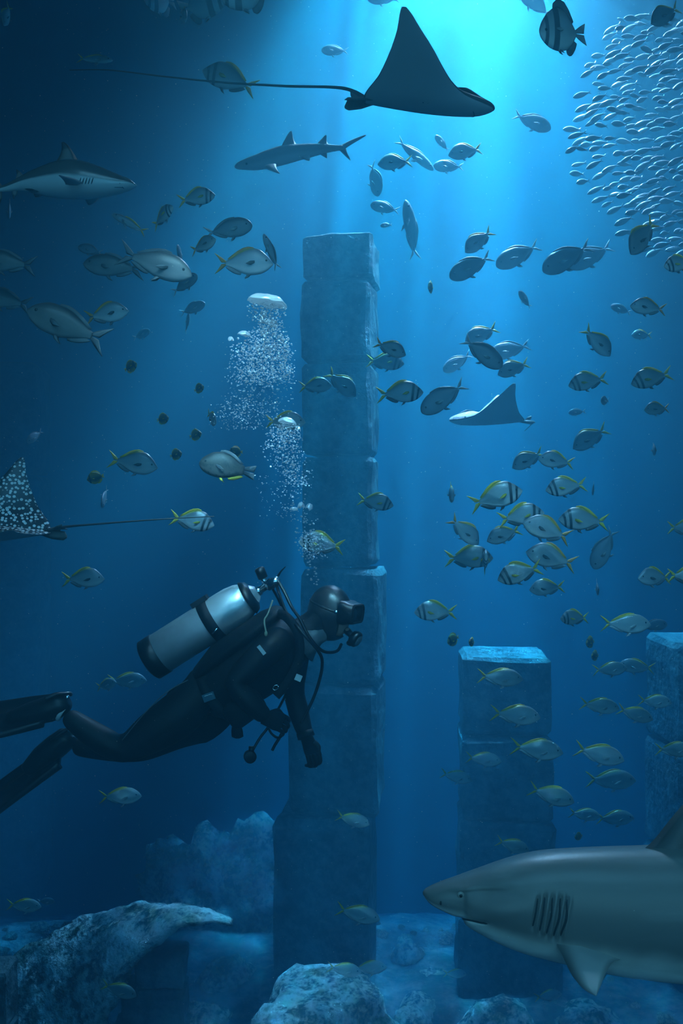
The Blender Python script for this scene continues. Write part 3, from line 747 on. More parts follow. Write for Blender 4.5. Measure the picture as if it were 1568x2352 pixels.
Mr = pose(P(962, 243, 5.0), -4, 0, 0)
Mi = Mr.inverted()
eagle_ray('plain', 'large dark eagle ray with raised wing and whip tail gliding in the bright light', Mr,
          tail_pts=[Vector((-0.28, 0, 0.01))]+[Mi @ P(x, y, d) for x, y, d in ((790, 203, 5.0), (660, 198, 5.02), (520, 190, 5.05), (380, 176, 5.1), (250, 161, 5.15), (160, 161, 5.2))])
Mr = pose(P(1130, 968, 8.2), 180, 0, 0) @ Matrix.Scale(0.93, 4)
eagle_ray('pale', 'small pale eagle ray swimming left among the fish near the column of light', Mr, rise=0.30, power=1.5,
          tail_pts=[(-0.28, 0, 0.01), (-0.34, -0.03, 0.012), (-0.40, -0.14, 0.01), (-0.44, -0.4, 0.0), (-0.46, -0.8, -0.02)])
Mr = pose(P(0, 1228, 4.6), 183, 12, -32) @ Matrix.Scale(0.80, 4)
Mi = Mr.inverted()
eagle_ray('spotted', 'white-spotted eagle ray leaving the picture at the left edge, tail trailing behind', Mr, rise=0.30, power=1.2,
          tail_pts=[Vector((-0.28, 0, 0.01))]+[Mi @ P(x, y, d) for x, y, d in ((150, 1210, 4.66), (230, 1203, 4.68), (320, 1196, 4.7), (410, 1190, 4.72), (492, 1186, 4.74))])

# ------------------------------------------------------------------ the diver
def fabric(name, col, rough, scale, bd, spec=0.4):
    m, nt, b = new_mat(name); q = NB(nt); vec, xyz = q.pos()
    n = q.noise(vec, scale, 3)
    q.to(q.mix(n, tuple(x*0.6 for x in col), tuple(x*1.3 for x in col)), b.inputs['Base Color'])
    b.inputs['Roughness'].default_value = rough; b.inputs['Specular IOR Level'].default_value = spec
    q.bump(n, 0.4, bd, b)
    return m
fabric('neoprene_black', (0.007, 0.008, 0.010), 0.6, 30.0, 0.003, 0.3)
fabric('nylon_black', (0.006, 0.0065, 0.008), 0.65, 60.0, 0.004, 0.25)
fabric('rubber_black', (0.006, 0.006, 0.007), 0.4, 20.0, 0.001, 0.5)
fabric('hood_grey', (0.10, 0.12, 0.13), 0.55, 40.0, 0.003)
fabric('hood_black', (0.020, 0.023, 0.026), 0.38, 30.0, 0.001, 0.6)
plain('face_skin', (0.36, 0.24, 0.19), 0.55)
plain('chrome', (0.75, 0.77, 0.78), 0.18, 1.0)
plain('pale_patch', (0.62, 0.66, 0.66), 0.5)
plain('cord_cream', (0.45, 0.42, 0.28), 0.7)
plain('mask_lens', (0.02, 0.03, 0.035), 0.05, 0.0, 0.9)
m, nt, b = new_mat('brushed_cylinder'); q = NB(nt); vec, xyz = q.pos()
n = q.noise(vec, 18.0, 5); q.to(q.mix(n, (0.50, 0.53, 0.54), (0.78, 0.81, 0.82)), b.inputs['Base Color'])
b.inputs['Metallic'].default_value = 0.75; b.inputs['Roughness'].default_value = 0.42; q.bump(n, 0.15, 0.002, b)

D = 4.5
R0 = P(520, 1700, D)
def W(px, py, dy=0.0):
    """a point of the diver; dy is metres away from the camera relative to the diver's mid plane"""
    d = D+dy; s = D/F
    return Vector(((px-784)*s, d, CAM_Z+(1176-py)*s))-R0

diver = empty('person', R0)
tag(diver, 'scuba diver in black wetsuit, hood and mask swimming right with fins trailing', 'person')

nodes = [(478, 1592, 0, .128), (540, 1548, 0, .135), (605, 1506, 0, .150), (655, 1470, 0, .135), (695, 1450, 0, .085), (718, 1436, 0, .066), (745, 1418, 0, .078), (760, 1400, 0, .084),
         (648, 1455, -.150, .080), (598, 1500, -.225, .064), (548, 1548, -.250, .052), (585, 1590, -.250, .048), (622, 1628, -.215, .036),
         (684, 1480, .150, .080), (674, 1545, .185, .062), (668, 1602, .190, .052), (684, 1660, .165, .050), (701, 1708, .130, .036),
         (462, 1604, -.085, .118), (385, 1655, -.105, .102), (292, 1712, -.110, .070), (228, 1676, -.110, .066), (162, 1628, -.105, .042),
         (468, 1616, .085, .118), (395, 1680, .100, .104), (312, 1732, .100, .072), (235, 1730, .100, .068), (150, 1728, .100, .042)]
edges = [(0, 1), (1, 2), (2, 3), (3, 4), (4, 5), (5, 6), (6, 7), (3, 8), (8, 9), (9, 10), (10, 11), (11, 12), (3, 13), (13, 14), (14, 15), (15, 16), (16, 17),
         (0, 18), (18, 19), (19, 20), (20, 21), (21, 22), (0, 23), (23, 24), (24, 25), (25, 26), (26, 27)]
me = bpy.data.meshes.new('body'); me.from_pydata([tuple(W(a, b_, c)) for a, b_, c, r in nodes], edges, [])
me.materials.append(MAT['neoprene_black'])
bo = obj('body', me, diver)
sk = bo.modifiers.new('skin', 'SKIN'); sk.use_smooth_shade = True; sk.branch_smoothing = 0.6
for i, nd in enumerate(nodes):
    sv = me.skin_vertices[0].data[i]; kk = 1.22 if i < 4 else 1.1 if i < 18 else {18: 1.22, 23: 1.22, 19: 1.14, 24: 1.14}.get(i, 1.0); sv.radius = (nd[3]*kk, nd[3]*kk); sv.use_root = (i == 0)
ss = bo.modifiers.new('sub', 'SUBSURF'); ss.levels = 2; ss.render_levels = 2

# hood and face: head looks right, a little towards the viewer and down
hf = Vector((math.cos(0.42), -math.sin(0.42), -0.12)).normalized(); hu = (Vector((0.10, 0, 1))-hf*hf.dot(Vector((0.10, 0, 1)))).normalized(); hl = hu.cross(hf)
HC = W(757, 1408, 0)
HM = Matrix.Translation(HC) @ Matrix((hf, hl, hu)).transposed().to_4x4()      # local x forward, y left, z up
def head_pt(th, ph, k=1.0):
    x = math.sin(th)*math.cos(ph); y = math.sin(th)*math.sin(ph); z = math.cos(th)
    r = Vector((x*0.106, y*0.084, z*0.128))
    if z < 0: r.y *= 1-0.22*(-z); r.x += 0.022*(-z)*max(x, 0)-0.018*(-z)*max(-x, 0)   # jaw forward, nape tucked in
    if z > 0.2: r.x -= 0.006*(z-0.2)
    return r*k
def head_shell(k, hole=None, nu=40, nv=30):
    V = []; Fs = []
    for i in range(nv+1):
        for j in range(nu): V.append(HM @ head_pt(max(PI*i/nv, 1e-3), 2*PI*j/nu, k))
    for i in range(nv):
        for j in range(nu):
            th = PI*(i+0.5)/nv; ph = 2*PI*(j+0.5)/nu; ph = ph-2*PI if ph > PI else ph
            if hole and hole(th, ph): continue
            Fs.append((i*nu+j, i*nu+(j+1) % nu, (i+1)*nu+(j+1) % nu, (i+1)*nu+j))
    return V, Fs
face_hole = lambda th, ph: 1.18 < th < 2.42 and abs(ph) < 0.80
v, f = head_shell(1.0, face_hole); hood = obj('hood', mesh('hood', v, f, MAT['hood_black']), diver)
sol = hood.modifiers.new('shell', 'SOLIDIFY'); sol.thickness = 0.006; sol.offset = -1
v, f = head_shell(0.965)
nose = ball((0.118, 0, -0.012), 0.017, 10, 8, (1, 0.8, 1.5)); lips = ball((0.104, 0, -0.062), 0.016, 10, 8, (0.7, 1.5, 0.6))
v, f = join((v, f), xf(nose, HM), xf(lips, HM))
obj('face', mesh('face', v, f, MAT['face_skin']), diver)
# hood collar down to the chest
cr = []
for (a, b_, r1, r2) in ((742, 1442, .060, .062), (722, 1452, .066, .072), (706, 1462, .082, .095), (690, 1474, .110, .130)):
    ax = (W(650, 1500)-W(742, 1442)).normalized(); pu = Vector((ax.z, 0, -ax.x)); c = W(a, b_)
    cr.append([c+pu*r1*math.cos(2*PI*k/24)+Vector((0, 1, 0))*r2*math.sin(2*PI*k/24) for k in range(24)])
v, f = loft(cr, cap=False); col = obj('collar', mesh('collar', v, f, MAT['hood_grey']), diver)
col.modifiers.new('shell', 'SOLIDIFY').thickness = 0.005

# mask: skirt, frame, lens, strap
def rrect(w, h, r, n=6):
    out = []
    for cx, cz, a0 in ((w/2-r, h/2-r, 0), (-w/2+r, h/2-r, PI/2), (-w/2+r, -h/2+r, PI), (w/2-r, -h/2+r, 1.5*PI)):
        for k in range(n): a = a0+PI/2*k/(n-1); out.append((cx+r*math.cos(a), cz+r*math.sin(a)))
    return out
def mask_ring(x, w, h, r=0.03): return [HM @ Vector((x-0.9*abs(y)**2/0.09*0.02, y, z+0.018)) for y, z in rrect(w, h, r)]
mask = obj('mask', mesh('mask', *loft([mask_ring(0.074, .158, .112), mask_ring(0.098, .160, .112), mask_ring(0.118, .150, .100), mask_ring(0.140, .150, .096), mask_ring(0.146, .146, .092), mask_ring(0.146, .126, .074, .024), mask_ring(0.134, .124, .072, .024)], cap=False), MAT['rubber_black']), diver)
obj('lens', mesh('lens', *loft([mask_ring(0.139, .128, .076, .024), mask_ring(0.142, .128, .076, .024)]), MAT['mask_lens']), mask)
obj('lens_frame', mesh('lens_frame', *tube(mask_ring(0.147, .136, .083, .027)+[mask_ring(0.147, .136, .083, .027)[0]], 0.0045, 6), MAT['nylon_black']), mask)
sp = []
for k in range(25):
    ph = 0.55+(2*PI-1.1)*k/24; p = head_pt(PI/2-0.24-0.16*math.cos(ph)*-1, ph, 1.02); sp.append(HM @ p)
v, f = tube(sp, 0.0075, 6); obj('strap', mesh('strap', v, f, MAT['rubber_black']), mask)
obj('buckle', mesh('buckle', *ball(HM @ (head_pt(PI/2-0.14, -0.95, 1.06)), 0.012, 8, 6, (1.3, 0.6, 1)), MAT['chrome']), mask)
# regulator in the mouth
RG = HM @ Vector((0.150, -0.004, -0.098)); rd = (HM.to_3x3() @ Vector((0.9, -0.1, -0.35))).normalized()
reg = obj('regulator', mesh('regulator', *join(lathe(RG-rd*0.022, RG+rd*0.03, [(0, .020), (.004, .034), (.022, .040), (.034, .039), (.042, .028), (.044, .0)], 20), tube([HM @ Vector((0.092, 0, -0.064)), HM @ Vector((0.118, 0, -0.08)), RG], [.018, .016, .022], 10), ball(HM @ Vector((0.128, 0.0, -0.122)), 0.022, 12, 8, (1.0, 1.7, 0.7)))), diver)
reg.data.materials.append(MAT['rubber_black'])
obj('purge_cover', mesh('purge_cover', *lathe(RG+rd*0.018, RG+rd*0.03, [(0, .026), (.004, .026), (.007, .018), (.008, .0)], 16), MAT['hood_grey']), reg)

# buoyancy vest hugging the torso
vr = []
ax = (W(690, 1446)-W(480, 1596)).normalized(); pu = Vector((-ax.z, 0, ax.x))
for (a, b_, ru, rd_, ry) in ((476, 1594, .125, .125, .150), (492, 1582, .148, .150, .178), (540, 1550, .160, .172, .192), (590, 1516, .172, .180, .196), (632, 1486, .165, .172, .188), (662, 1464, .135, .145, .165), (678, 1452, .100, .110, .130)):
    c = W(a, b_); ring = []
    for k in range(36):
        t = 2*PI*k/36; s = math.sin(t); cc = math.cos(t)
        wr = 1+0.025*noise.noise(Vector((a*0.03, cc*2, s*2)))
        ring.append(c+pu*(ru if s > 0 else rd_)*s*wr+Vector((0, 1, 0))*ry*cc*wr)
    vr.append(ring)
vest = obj('buoyancy_vest', mesh('buoyancy_vest', *loft(vr, cap=False), MAT['nylon_black']), diver)
vest.modifiers.new('shell', 'SOLIDIFY').thickness = 0.012
vest.modifiers.new('sub', 'SUBSURF').levels = 1
wing = [[W(a, b_)+pu*(r*0.55*math.sin(2*PI*k/28))+Vector((0, 1, 0))*(ry*math.cos(2*PI*k/28)) for k in range(28)] for a, b_, r, ry in ((452, 1556, .03, .05), (458, 1548, .075, .14), (500, 1506, .105, .185), (560, 1462, .105, .19), (612, 1424, .09, .17), (640, 1404, .06, .12), (648, 1398, .02, .05))]
obj('air_cell', mesh('air_cell', *loft(wing), MAT['nylon_black']), diver)
def belt(name, pts, w, th, mat, parent):
    """flat webbing along points"""
    pts = catmull(pts, 6); rings = []
    for i, p in enumerate(pts):
        t = (pts[min(i+1, len(pts)-1)]-pts[max(i-1, 0)]).normalized()
        nrm = Vector((0, -1, 0.25)); a = t.cross(nrm).normalized(); n2 = a.cross(t).normalized()
        rings.append([p+a*w/2+n2*th, p-a*w/2+n2*th, p-a*w/2-n2*th, p+a*w/2-n2*th])
    return obj(name, mesh(name, *loft(rings), mat), parent)
belt('shoulder_strap', [W(640, 1404, -.10), W(664, 1408, -.19), W(688, 1440, -.215), W(692, 1490, -.21), W(672, 1540, -.205), W(640, 1580, -.20)], 0.042, 0.005, MAT['nylon_black'], vest)
belt('waist_strap', [W(470, 1545, -.14), W(486, 1572, -.19), W(512, 1604, -.205), W(545, 1636, -.17), W(560, 1650, -.10)], 0.045, 0.005, MAT['nylon_black'], vest)
rz = Matrix.Rotation(math.radians(-20), 3, 'Y')
bk = obj('buckle', mesh('buckle', *join(box(W(494, 1580, -.214), (.056, .012, .036), rz), box(W(494, 1580, -.221), (.036, .006, .018), rz)), MAT['chrome'], False), vest)
obj('chest_buckle', mesh('chest_buckle', *box(W(690, 1538, -.222), (.030, .010, .028), Matrix.Rotation(0.4, 3, 'Y')), MAT['pale_patch'], False), vest)
pk = []
for k, (u, sx, sz) in enumerate(((0, .001, .001), (.006, .085, .055), (.03, .095, .065), (.055, .085, .055), (.064, .05, .03))):
    pk.append([W(572, 1606, -.185)+ax*x+pu*z+Vector((0, -u, 0)) for x, z in rrect(sx*2, sz*2, min(sx, sz)*0.6, 5)])
obj('pocket', mesh('pocket', *loft(pk), MAT['nylon_black']), vest)
for (a, b_) in ((540, 1562), (604, 1602), (575, 1604), (640, 1560)):
    c = W(a, b_, -.245 if a == 575 else -.215); ring = [c+ax*0.014*math.cos(2*PI*k/12)+pu*0.010*math.sin(2*PI*k/12) for k in range(13)]
    obj('d_ring', mesh('d_ring', *tube(ring, 0.0026, 6), MAT['chrome']), vest)
obj('sleeve_patch', mesh('sleeve_patch', *box(W(612, 1473, -.285), (.048, .006, .016), Matrix.Rotation(math.radians(52), 3, 'Y')), MAT['pale_patch'], False), diver)
v, f = tube(catmull([W(630, 1374, -.12), W(622, 1400, -.20), W(616, 1412, -.235), W(620, 1436, -.245)], 5), 0.004, 6)
obj('pull_cord', mesh('pull_cord', *join((v, f), ball(W(620, 1440, -.245), 0.010, 8, 6, (0.8, 0.8, 1.3))), MAT['cord_cream']), vest)
# leg seam and ankle cuff
v, f = tube(catmull([W(446, 1546, -.185), W(400, 1572, -.202), W(350, 1620, -.196), W(300, 1680, -.178)], 6), 0.0022, 6)
obj('leg_seam', mesh('leg_seam', *(v, f), MAT['hood_grey']), diver)
def cuff(name, c, axis, r, w, mat):
    return obj(name, mesh(name, *lathe(c-axis*w/2, c+axis*w/2, [(0, r), (w, r*1.02)], 20), mat), diver)
la = (W(228, 1676, -.11)-W(162, 1628, -.105)).normalized()
cuff('ankle_cuff', W(156, 1622, -.105), la, 0.047, 0.035, MAT['pale_patch'])
cuff('wrist_cuff', W(699, 1702, .131), (W(701, 1708, .13)-W(684, 1660, .165)).normalized(), 0.043, 0.03, MAT['nylon_black'])

# gloves: palm, four fingers and a thumb
def glove(wrist, dirv, palm_n, across, curl, s=1.0):
    """palm_n: way the palm faces, across: from little finger to index"""
    dirv = dirv.normalized(); across = across.normalized(); palm_n = palm_n.normalized(); parts = []
    rings = []
    for t, w, h in ((-0.02, .030, .028), (0.015, .036, .026), (0.05, .043, .024), (0.078, .043, .021), (0.09, .034, .015)):
        c = wrist+dirv*t*s
        rings.append([c+across*w*s*math.cos(2*PI*k/16)+palm_n*h*s*math.sin(2*PI*k/16) for k in range(16)])
    parts.append(loft(rings))
    for off, ln, rr in ((-.033, .062, .0088), (-.011, .074, .0095), (.011, .078, .0098), (.033, .070, .0096)):
        p = wrist+dirv*0.078*s+across*off*s; pts = [p-dirv*0.015*s]; a = curl*0.25
        for seg in (0.45, 0.32, 0.26):
            pts.append(pts[-1]+(dirv*math.cos(a)+palm_n*math.sin(a))*ln*seg*s*(1.25 if seg > 0.4 else 1)); a += curl*0.62
        parts.append(tube(catmull(pts, 4), [rr*1.12*s, rr*0.86*s], 10)); parts.append(ball(pts[-1], rr*0.86*s, 8, 6))
    pts = [wrist+dirv*0.018*s+across*0.028*s, wrist+dirv*0.045*s+across*0.052*s+palm_n*0.016*s, wrist+dirv*0.072*s+across*0.050*s+palm_n*0.036*s, wrist+dirv*0.092*s+across*0.036*s+palm_n*0.050*s]
    parts.append(tube(catmull(pts, 4), [.0135*s, .0095*s], 10)); parts.append(ball(pts[-1], .0095*s, 8, 6))
    v, f = join(*parts)
    return obj('glove', mesh('glove', v, f, MAT['neoprene_black']), diver)
glove(W(704, 1714, .13), Vector((0.36, -0.10, -0.9)), Vector((-0.55, 0.75, -0.25)), Vector((0.75, -0.55, 0.36)), 1.05, 1.12)
glove(W(620, 1626, -.215), Vector((0.75, 0.45, -0.35)), Vector((-0.2, 0.75, -0.6)), Vector((0.3, 0.3, 0.85)), 1.0, 1.0)

# swim fins with boots
def swim_fin(foot, up, low, dy):
    A = catmull([W(x, y, dy+o) for x, y, o in up], 5); B = catmull([W(x, y, dy+o) for x, y, o in low], 5); n = len(A)
    rings = []
    for i in range(n):
        c = B[i]-A[i]; t = (A[min(i+1, n-1)]+B[min(i+1, n-1)])-(A[max(i-1, 0)]+B[max(i-1, 0)]); nn = c.cross(t).normalized()
        th = 0.020*(1-i/(n-1))+0.005
        ring = []
        for k, (u, hgt) in enumerate(((0, .6), (.04, 1.7), (.10, 1.7), (.14, .7), (.34, .6), (.38, 1.1), (.44, 1.1), (.48, .6), (.86, .7), (.90, 1.7), (.96, 1.7), (1, .6))): ring.append(A[i]+c*u+nn*th*hgt*0.5)
        for (u, hgt) in ((1, .6), (.96, 1.7), (.90, 1.7), (.86, .7), (.48, .6), (.44, 1.1), (.38, 1.1), (.34, .6), (.14, .7), (.10, 1.7), (.04, 1.7), (0, .6)): ring.append(A[i]+c*u-nn*th*hgt*0.5)
        rings.append(ring)
    fin = obj('swim_fin', mesh('swim_fin', *loft(rings), MAT['rubber_black']), diver)
    fp = catmull([W(x, y, dy) for x, y, r in foot], 4); rr = []
    for i in range(len(foot)-1):
        for k in range(4): rr.append(foot[i][2]+(foot[i+1][2]-foot[i][2])*k/4)
    rr.append(foot[-1][2])
    obj('foot_pocket', mesh('foot_pocket', *tube(fp, rr, 16), MAT['rubber_black']), fin)
    return fin
f1 = swim_fin([(172, 1598, .030), (158, 1606, .056), (128, 1618, .062), (90, 1628, .056), (40, 1640, .034)],
              [(140, 1592, .06), (80, 1600, .09), (0, 1612, .11), (-90, 1624, .12), (-170, 1634, .12)], [(120, 1650, -.06), (60, 1664, -.09), (0, 1678, -.11), (-90, 1700, -.12), (-165, 1716, -.12)], -.105)
f2 = swim_fin([(150, 1694, .030), (142, 1704, .056), (112, 1728, .062), (80, 1752, .056), (44, 1784, .034)],
              [(120, 1716, .06), (60, 1756, .09), (0, 1797, .11), (-70, 1846, .12), (-130, 1888, .12)], [(130, 1768, -.06), (70, 1812, -.09), (0, 1866, -.11), (-60, 1915, -.12), (-115, 1960, -.12)], .100)
for fin, pts in ((f1, [W(128, 1590, -.165), W(150, 1582, -.15), W(174, 1584, -.105), W(168, 1590, -.06)]), (f2, [W(112, 1704, .04), W(138, 1686, .05), W(156, 1682, .10), W(150, 1690, .15)])):
    v, f = tube(catmull(pts, 5), 0.011, 8); obj('heel_strap', mesh('heel_strap', v, f, MAT['rubber_black']), fin)
obj('strap_buckle', mesh('strap_buckle', *ball(W(172, 1590, -.125), 0.012, 8, 6), MAT['chrome']), f1)
obj('strap_buckle', mesh('strap_buckle', *ball(W(150, 1684, .06), 0.012, 8, 6), MAT['chrome']), f2)

# ------------------------------------------------------------------ dive cylinder with valve, first stage and hoses
cyl = empty('dive_cylinder', R0)
tag(cyl, 'silver metal dive cylinder with black boot and band on the back of the diver', 'scuba tank')
C0 = W(350, 1512, 0.02); C1 = W(590, 1360, 0.02); ca = (C1-C0).normalized(); Lc = (C1-C0).length; R = 0.100
def on_cyl(a, b_, prof, n=40): return lathe(C0+ca*a, C0+ca*b_, prof, n)
obj('body', mesh('body', *lathe(C0, C1, [(0, .0), (.002, R*0.8), (.02, R), (Lc*0.70, R), (Lc*0.78, R*0.985), (Lc*0.86, R*0.90), (Lc*0.93, R*0.70), (Lc*0.98, R*0.42), (Lc, R*0.30)], 48), MAT['brushed_cylinder']), cyl)
obj('boot', mesh('boot', *lathe(C0-ca*0.035, C1, [(0, .0), (.001, R*0.86), (.012, R*1.03), (.078, R*1.045), (.080, R*1.0)], 48), MAT['rubber_black']), cyl)
obj('shoulder_ring', mesh('shoulder_ring', *lathe(C0+ca*Lc*0.90, C1, [(0, R*0.80), (.002, R*0.88), (.028, R*0.74), (.040, R*0.50), (.041, R*0.3)], 40), MAT['rubber_black']), cyl)
bd = obj('cam_band', mesh('cam_band', *lathe(C0+ca*Lc*0.52, C1, [(0, R*1.0), (.001, R*1.05), (.052, R*1.05), (.053, R*1.0)], 48), MAT['nylon_black']), cyl)
cu = Vector((-ca.z, 0, ca.x))
obj('band_buckle', mesh('band_buckle', *box(C0+ca*(Lc*0.52+.026)+cu*R*1.10, (.085, .075, .024), Matrix((ca, Vector((0, 1, 0)), cu)).transposed()), MAT['nylon_black'], False), bd)
obj('band_loop', mesh('band_loop', *tube([C0+ca*(Lc*0.52+.046)-cu*R*0.42+Vector((0, -R*1.0, 0)), C0+ca*(Lc*0.52+.012)-cu*R*0.52+Vector((0, -R*0.96, 0))], 0.005, 6), MAT['chrome']), bd)
V0 = C0+ca*Lc
obj('valve', mesh('valve', *join(lathe(V0-ca*0.01, V0+ca*0.2, [(0, .024), (.028, .024), (.03, .019), (.075, .019), (.077, .0)], 16), tube([W(612, 1348, 0.02), W(600, 1322, 0.02)], [0.014, 0.015], 12)), MAT['chrome']), cyl)
obj('valve_knob', mesh('valve_knob', *lathe(W(604, 1330, 0.02), W(592, 1300, 0.02), [(0, .014), (.004, .024), (.05, .025), (.058, .018), (.06, .0)], 14), MAT['rubber_black']), cyl)
fs = obj('first_stage', mesh('first_stage', *join(lathe(W(614, 1346, 0.0), W(640, 1330, -.03), [(0, .016), (.004, .027), (.035, .028), (.05, .022), (.07, .02), (.072, .0)], 18), lathe(W(618, 1330, 0.02), W(632, 1358, 0.02), [(0, .0), (.001, .016), (.05, .016), (.051, .0)], 12)), MAT['chrome']), cyl)
def hose(name, pts, r=0.0075, parent=cyl, mat='rubber_black'):
    v, f = tube(catmull(pts, 7), r, 8); return obj(name, mesh(name, v, f, MAT[mat]), parent)
hose('regulator_hose', [W(636, 1330, -.03), W(652, 1352, -.06), W(672, 1388, -.11), W(692, 1414, -.15), W(712, 1452, -.16), W(742, 1486, -.13), W(772, 1492, -.06), W(784, 1478, -.02)])
hose('inflator_hose', [W(634, 1336, -.02), W(644, 1362, -.08), W(664, 1402, -.16), W(700, 1440, -.235), W(736, 1486, -.20), W(741, 1520, -.17), W(728, 1572, -.16), W(708, 1618, -.16), W(694, 1644, -.16)])
hose('gauge_hose', [W(626, 1352, 0.0), W(640, 1390, .10), W(668, 1470, .22), W(662, 1580, .20), W(622, 1660, .02), W(598, 1692, -.02), W(580, 1722, -.04)], 0.0065)
hose('spare_hose', [W(612, 1660, 0.02), W(622, 1680, -.02), W(640, 1690, -.04), W(652, 1680, -.06)], 0.006)
hose('spare_hose', [W(652, 1672, -.02), W(642, 1692, -.03), W(632, 1708, -.03), W(626, 1720, -.03)], 0.0075)
v, f = tube([W(636, 1326, 0.02), W(645, 1312, 0.02), W(655, 1302, 0.02)], [0.006, 0.002], 8); obj('lever', mesh('lever', v, f, MAT['rubber_black']), cyl)
gc = W(576, 1733, -.04)
gg = obj('gauge', mesh('gauge', *join(lathe(gc+Vector((-.004, .016, 0)), gc+Vector((.004, -.016, 0)), [(0, .0), (.001, .030), (.028, .030), (.030, .024), (.031, .0)], 20), box(gc+Vector((.006, 0, .034)), (.024, .02, .03))), MAT['rubber_black']), cyl)
obj('weight_pouch', mesh('weight_pouch', *loft([[W(546+dx, 1652+t, -.05)+Vector((r*math.cos(2*PI*k/12), r*0.7*math.sin(2*PI*k/12), 0)) for k in range(12)] for t, r, dx in ((0, .018, 0), (8, .022, 0), (22, .028, 1), (34, .028, 2), (38, .012, 2))]), MAT['nylon_black']), diver)

# ------------------------------------------------------------------ rocks, ruined vault
def boulder(name, c, r, seed, rough=0.25, nu=40, nv=26, mat='encrusted_rock', fine=0.06, flat=None):
    """lumpy rock; c centre, r (rx, ry, rz), flat: height (in rz) where the top is worn level"""
    V = []; sd = Vector((seed*5.3, seed*2.1, seed*9.7))
    for i in range(nv+1):
        th = PI*i/nv
        for j in range(nu):
            ph = 2*PI*j/nu
            n = Vector((math.sin(th)*math.cos(ph), math.sin(th)*math.sin(ph), math.cos(th)))
            k = 1+rough*noise.noise(n*1.6+sd)+rough*0.5*noise.noise(n*3.7+sd)+fine*noise.noise(n*9+sd)+fine*0.6*noise.noise(n*19+sd)
            p = Vector((n.x*r[0], n.y*r[1], n.z*r[2]))*k
            if flat is not None and p.z > flat*r[2]: p.z = flat*r[2]+(p.z-flat*r[2])*0.25
            V.append(p)
    Fs = [(i*nu+j, (i+1)*nu+j, (i+1)*nu+(j+1) % nu, i*nu+(j+1) % nu) for i in range(nv) for j in range(nu)]
    me = mesh(name, V, Fs, MAT[mat])
    return obj(name, me, None, c)

c = P(735, 2352, 7.4)
o = boulder('boulder', c+Vector((0, 0.3, -0.62)), (0.66, 0.62, 0.92), 3, 0.22, 64, 44, fine=0.05, flat=0.78)
tag(o, 'flat-topped encrusted boulder lit from above at the bottom middle of the picture', 'rock')
c = P(500, 2010, 11.4)
o = boulder('rock_ridge', c+Vector((0.0, 0.3, -0.85)), (0.95, 0.7, 1.25), 11, 0.45, 72, 50, fine=0.12)
tag(o, 'dim rocky ridge with bright flecks on the floor behind the diver', 'rock')
for i, (x, y, d, r, lab) in enumerate(((945, 2352, 8.5, (.20, .22, .26), 'dark rock on the floor left of the broad pillar foot'), (1150, 2345, 8.7, (.42, .3, .34), 'dark rock heaped against the foot of the broad pillar'),
                                  (960, 2300, 9.4, (.18, .16, .12), 'small stone on the pale sand between the two pillars'), (935, 2180, 10.5, (.18, .16, .13), 'small dark stone on sand just right of the tall pillar foot'),
                                  (470, 2330, 8.6, (.24, .2, .16), 'pale rounded stone on the floor between the vault and the boulder'), (1360, 2345, 9.0, (.34, .3, .24), 'low dark rock on the floor under the shark fin'),
                                  (985, 2235, 10.2, (.22, .2, .09), 'flat slab of rubble on pale sand beside the broad pillar'), (520, 2245, 10.0, (.34, .3, .3), 'dark rock on the floor left of the tall pillar foot'))):
    o = boulder('rock', P(x, y, d)+Vector((0, 0, -r[2]*0.5)), r, 20+i, 0.3, 28, 18)
    tag(o, lab, 'rock')

# broken vault at the lower left: curved shell open to the right, dark wall below it
VD0, VD1 = 7.1, 7.75
OUT = [(-260, 2400), (-130, 2300), (-20, 2236), (60, 2180), (120, 2138), (180, 2108), (245, 2090), (310, 2080), (370, 2080), (450, 2096), (528, 2119)]
INN = [(150, 2560), (165, 2480), (190, 2410), (218, 2345), (245, 2290), (278, 2232), (318, 2176), (352, 2144), (405, 2122), (462, 2116), (526, 2124)]
oc = catmull([(x, y, 0) for x, y in OUT], 7); ic = catmull([(x, y, 0) for x, y in INN], 7)
c0 = P(200, 2352, 7.2); rings = []; nu_ = 26
for q_i, (a, b_) in enumerate(zip(oc, ic)):
    pb = P(a.x, a.y, VD1)-c0; pf = P(b_.x, b_.y, VD0)-c0; th = 0.16*(1-q_i/len(oc))+0.035
    up = [pb+(pf-pb)*k/(nu_-1)+Vector((0, 0, 0.05*math.sin(PI*k/(nu_-1)))) for k in range(nu_)]
    lw = [p+Vector((0.02, 0.05, -th)) for p in up[::-3]]
    ring = []
    for p in up+lw:
        rg = 0.35 if q_i > len(oc)-6 else 1.0
        ring.append(p+(noise.noise_vector(p*2.5)*0.03+noise.noise_vector(p*7)*0.028+noise.noise_vector(p*17)*0.018+noise.noise_vector(p*34)*0.009)*rg)
    rings.append(ring)
v, f = loft(rings)
vault = obj('ruined_vault', mesh('ruined_vault', v, f, MAT['encrusted_rock']), None, c0)
tag(vault, 'broken encrusted stone vault arching over a dark opening at the lower left', 'ruin')
wl = empty('stub_wall', P(345, 2440, 7.5))
for i, (a, b_, y0, y1) in enumerate(((318, 427, 2176, 2250), (285, 429, 2253, 2340), (262, 431, 2343, 2440))):
    o = obj('block', stone_block((b_-a)*7.5/F, 0.30, (y1-y0)*7.5/F-0.01, 80+i), wl, P((a+b_)/2, y1, 7.5)-P(345, 2440, 7.5))
tag(wl, 'dark stub of masonry wall standing under the broken vault', 'wall', kind='thing')
bs = empty('stone_post', P(-10, 2480, 6.0))
for i, (y0, y1) in enumerate(((2214, 2345), (2348, 2480))):
    obj('block', stone_block(0.21, 0.21, (y1-y0)*6.0/F-0.008, 90+i), bs, P(-10, y1, 6.0)-P(-10, 2480, 6.0))
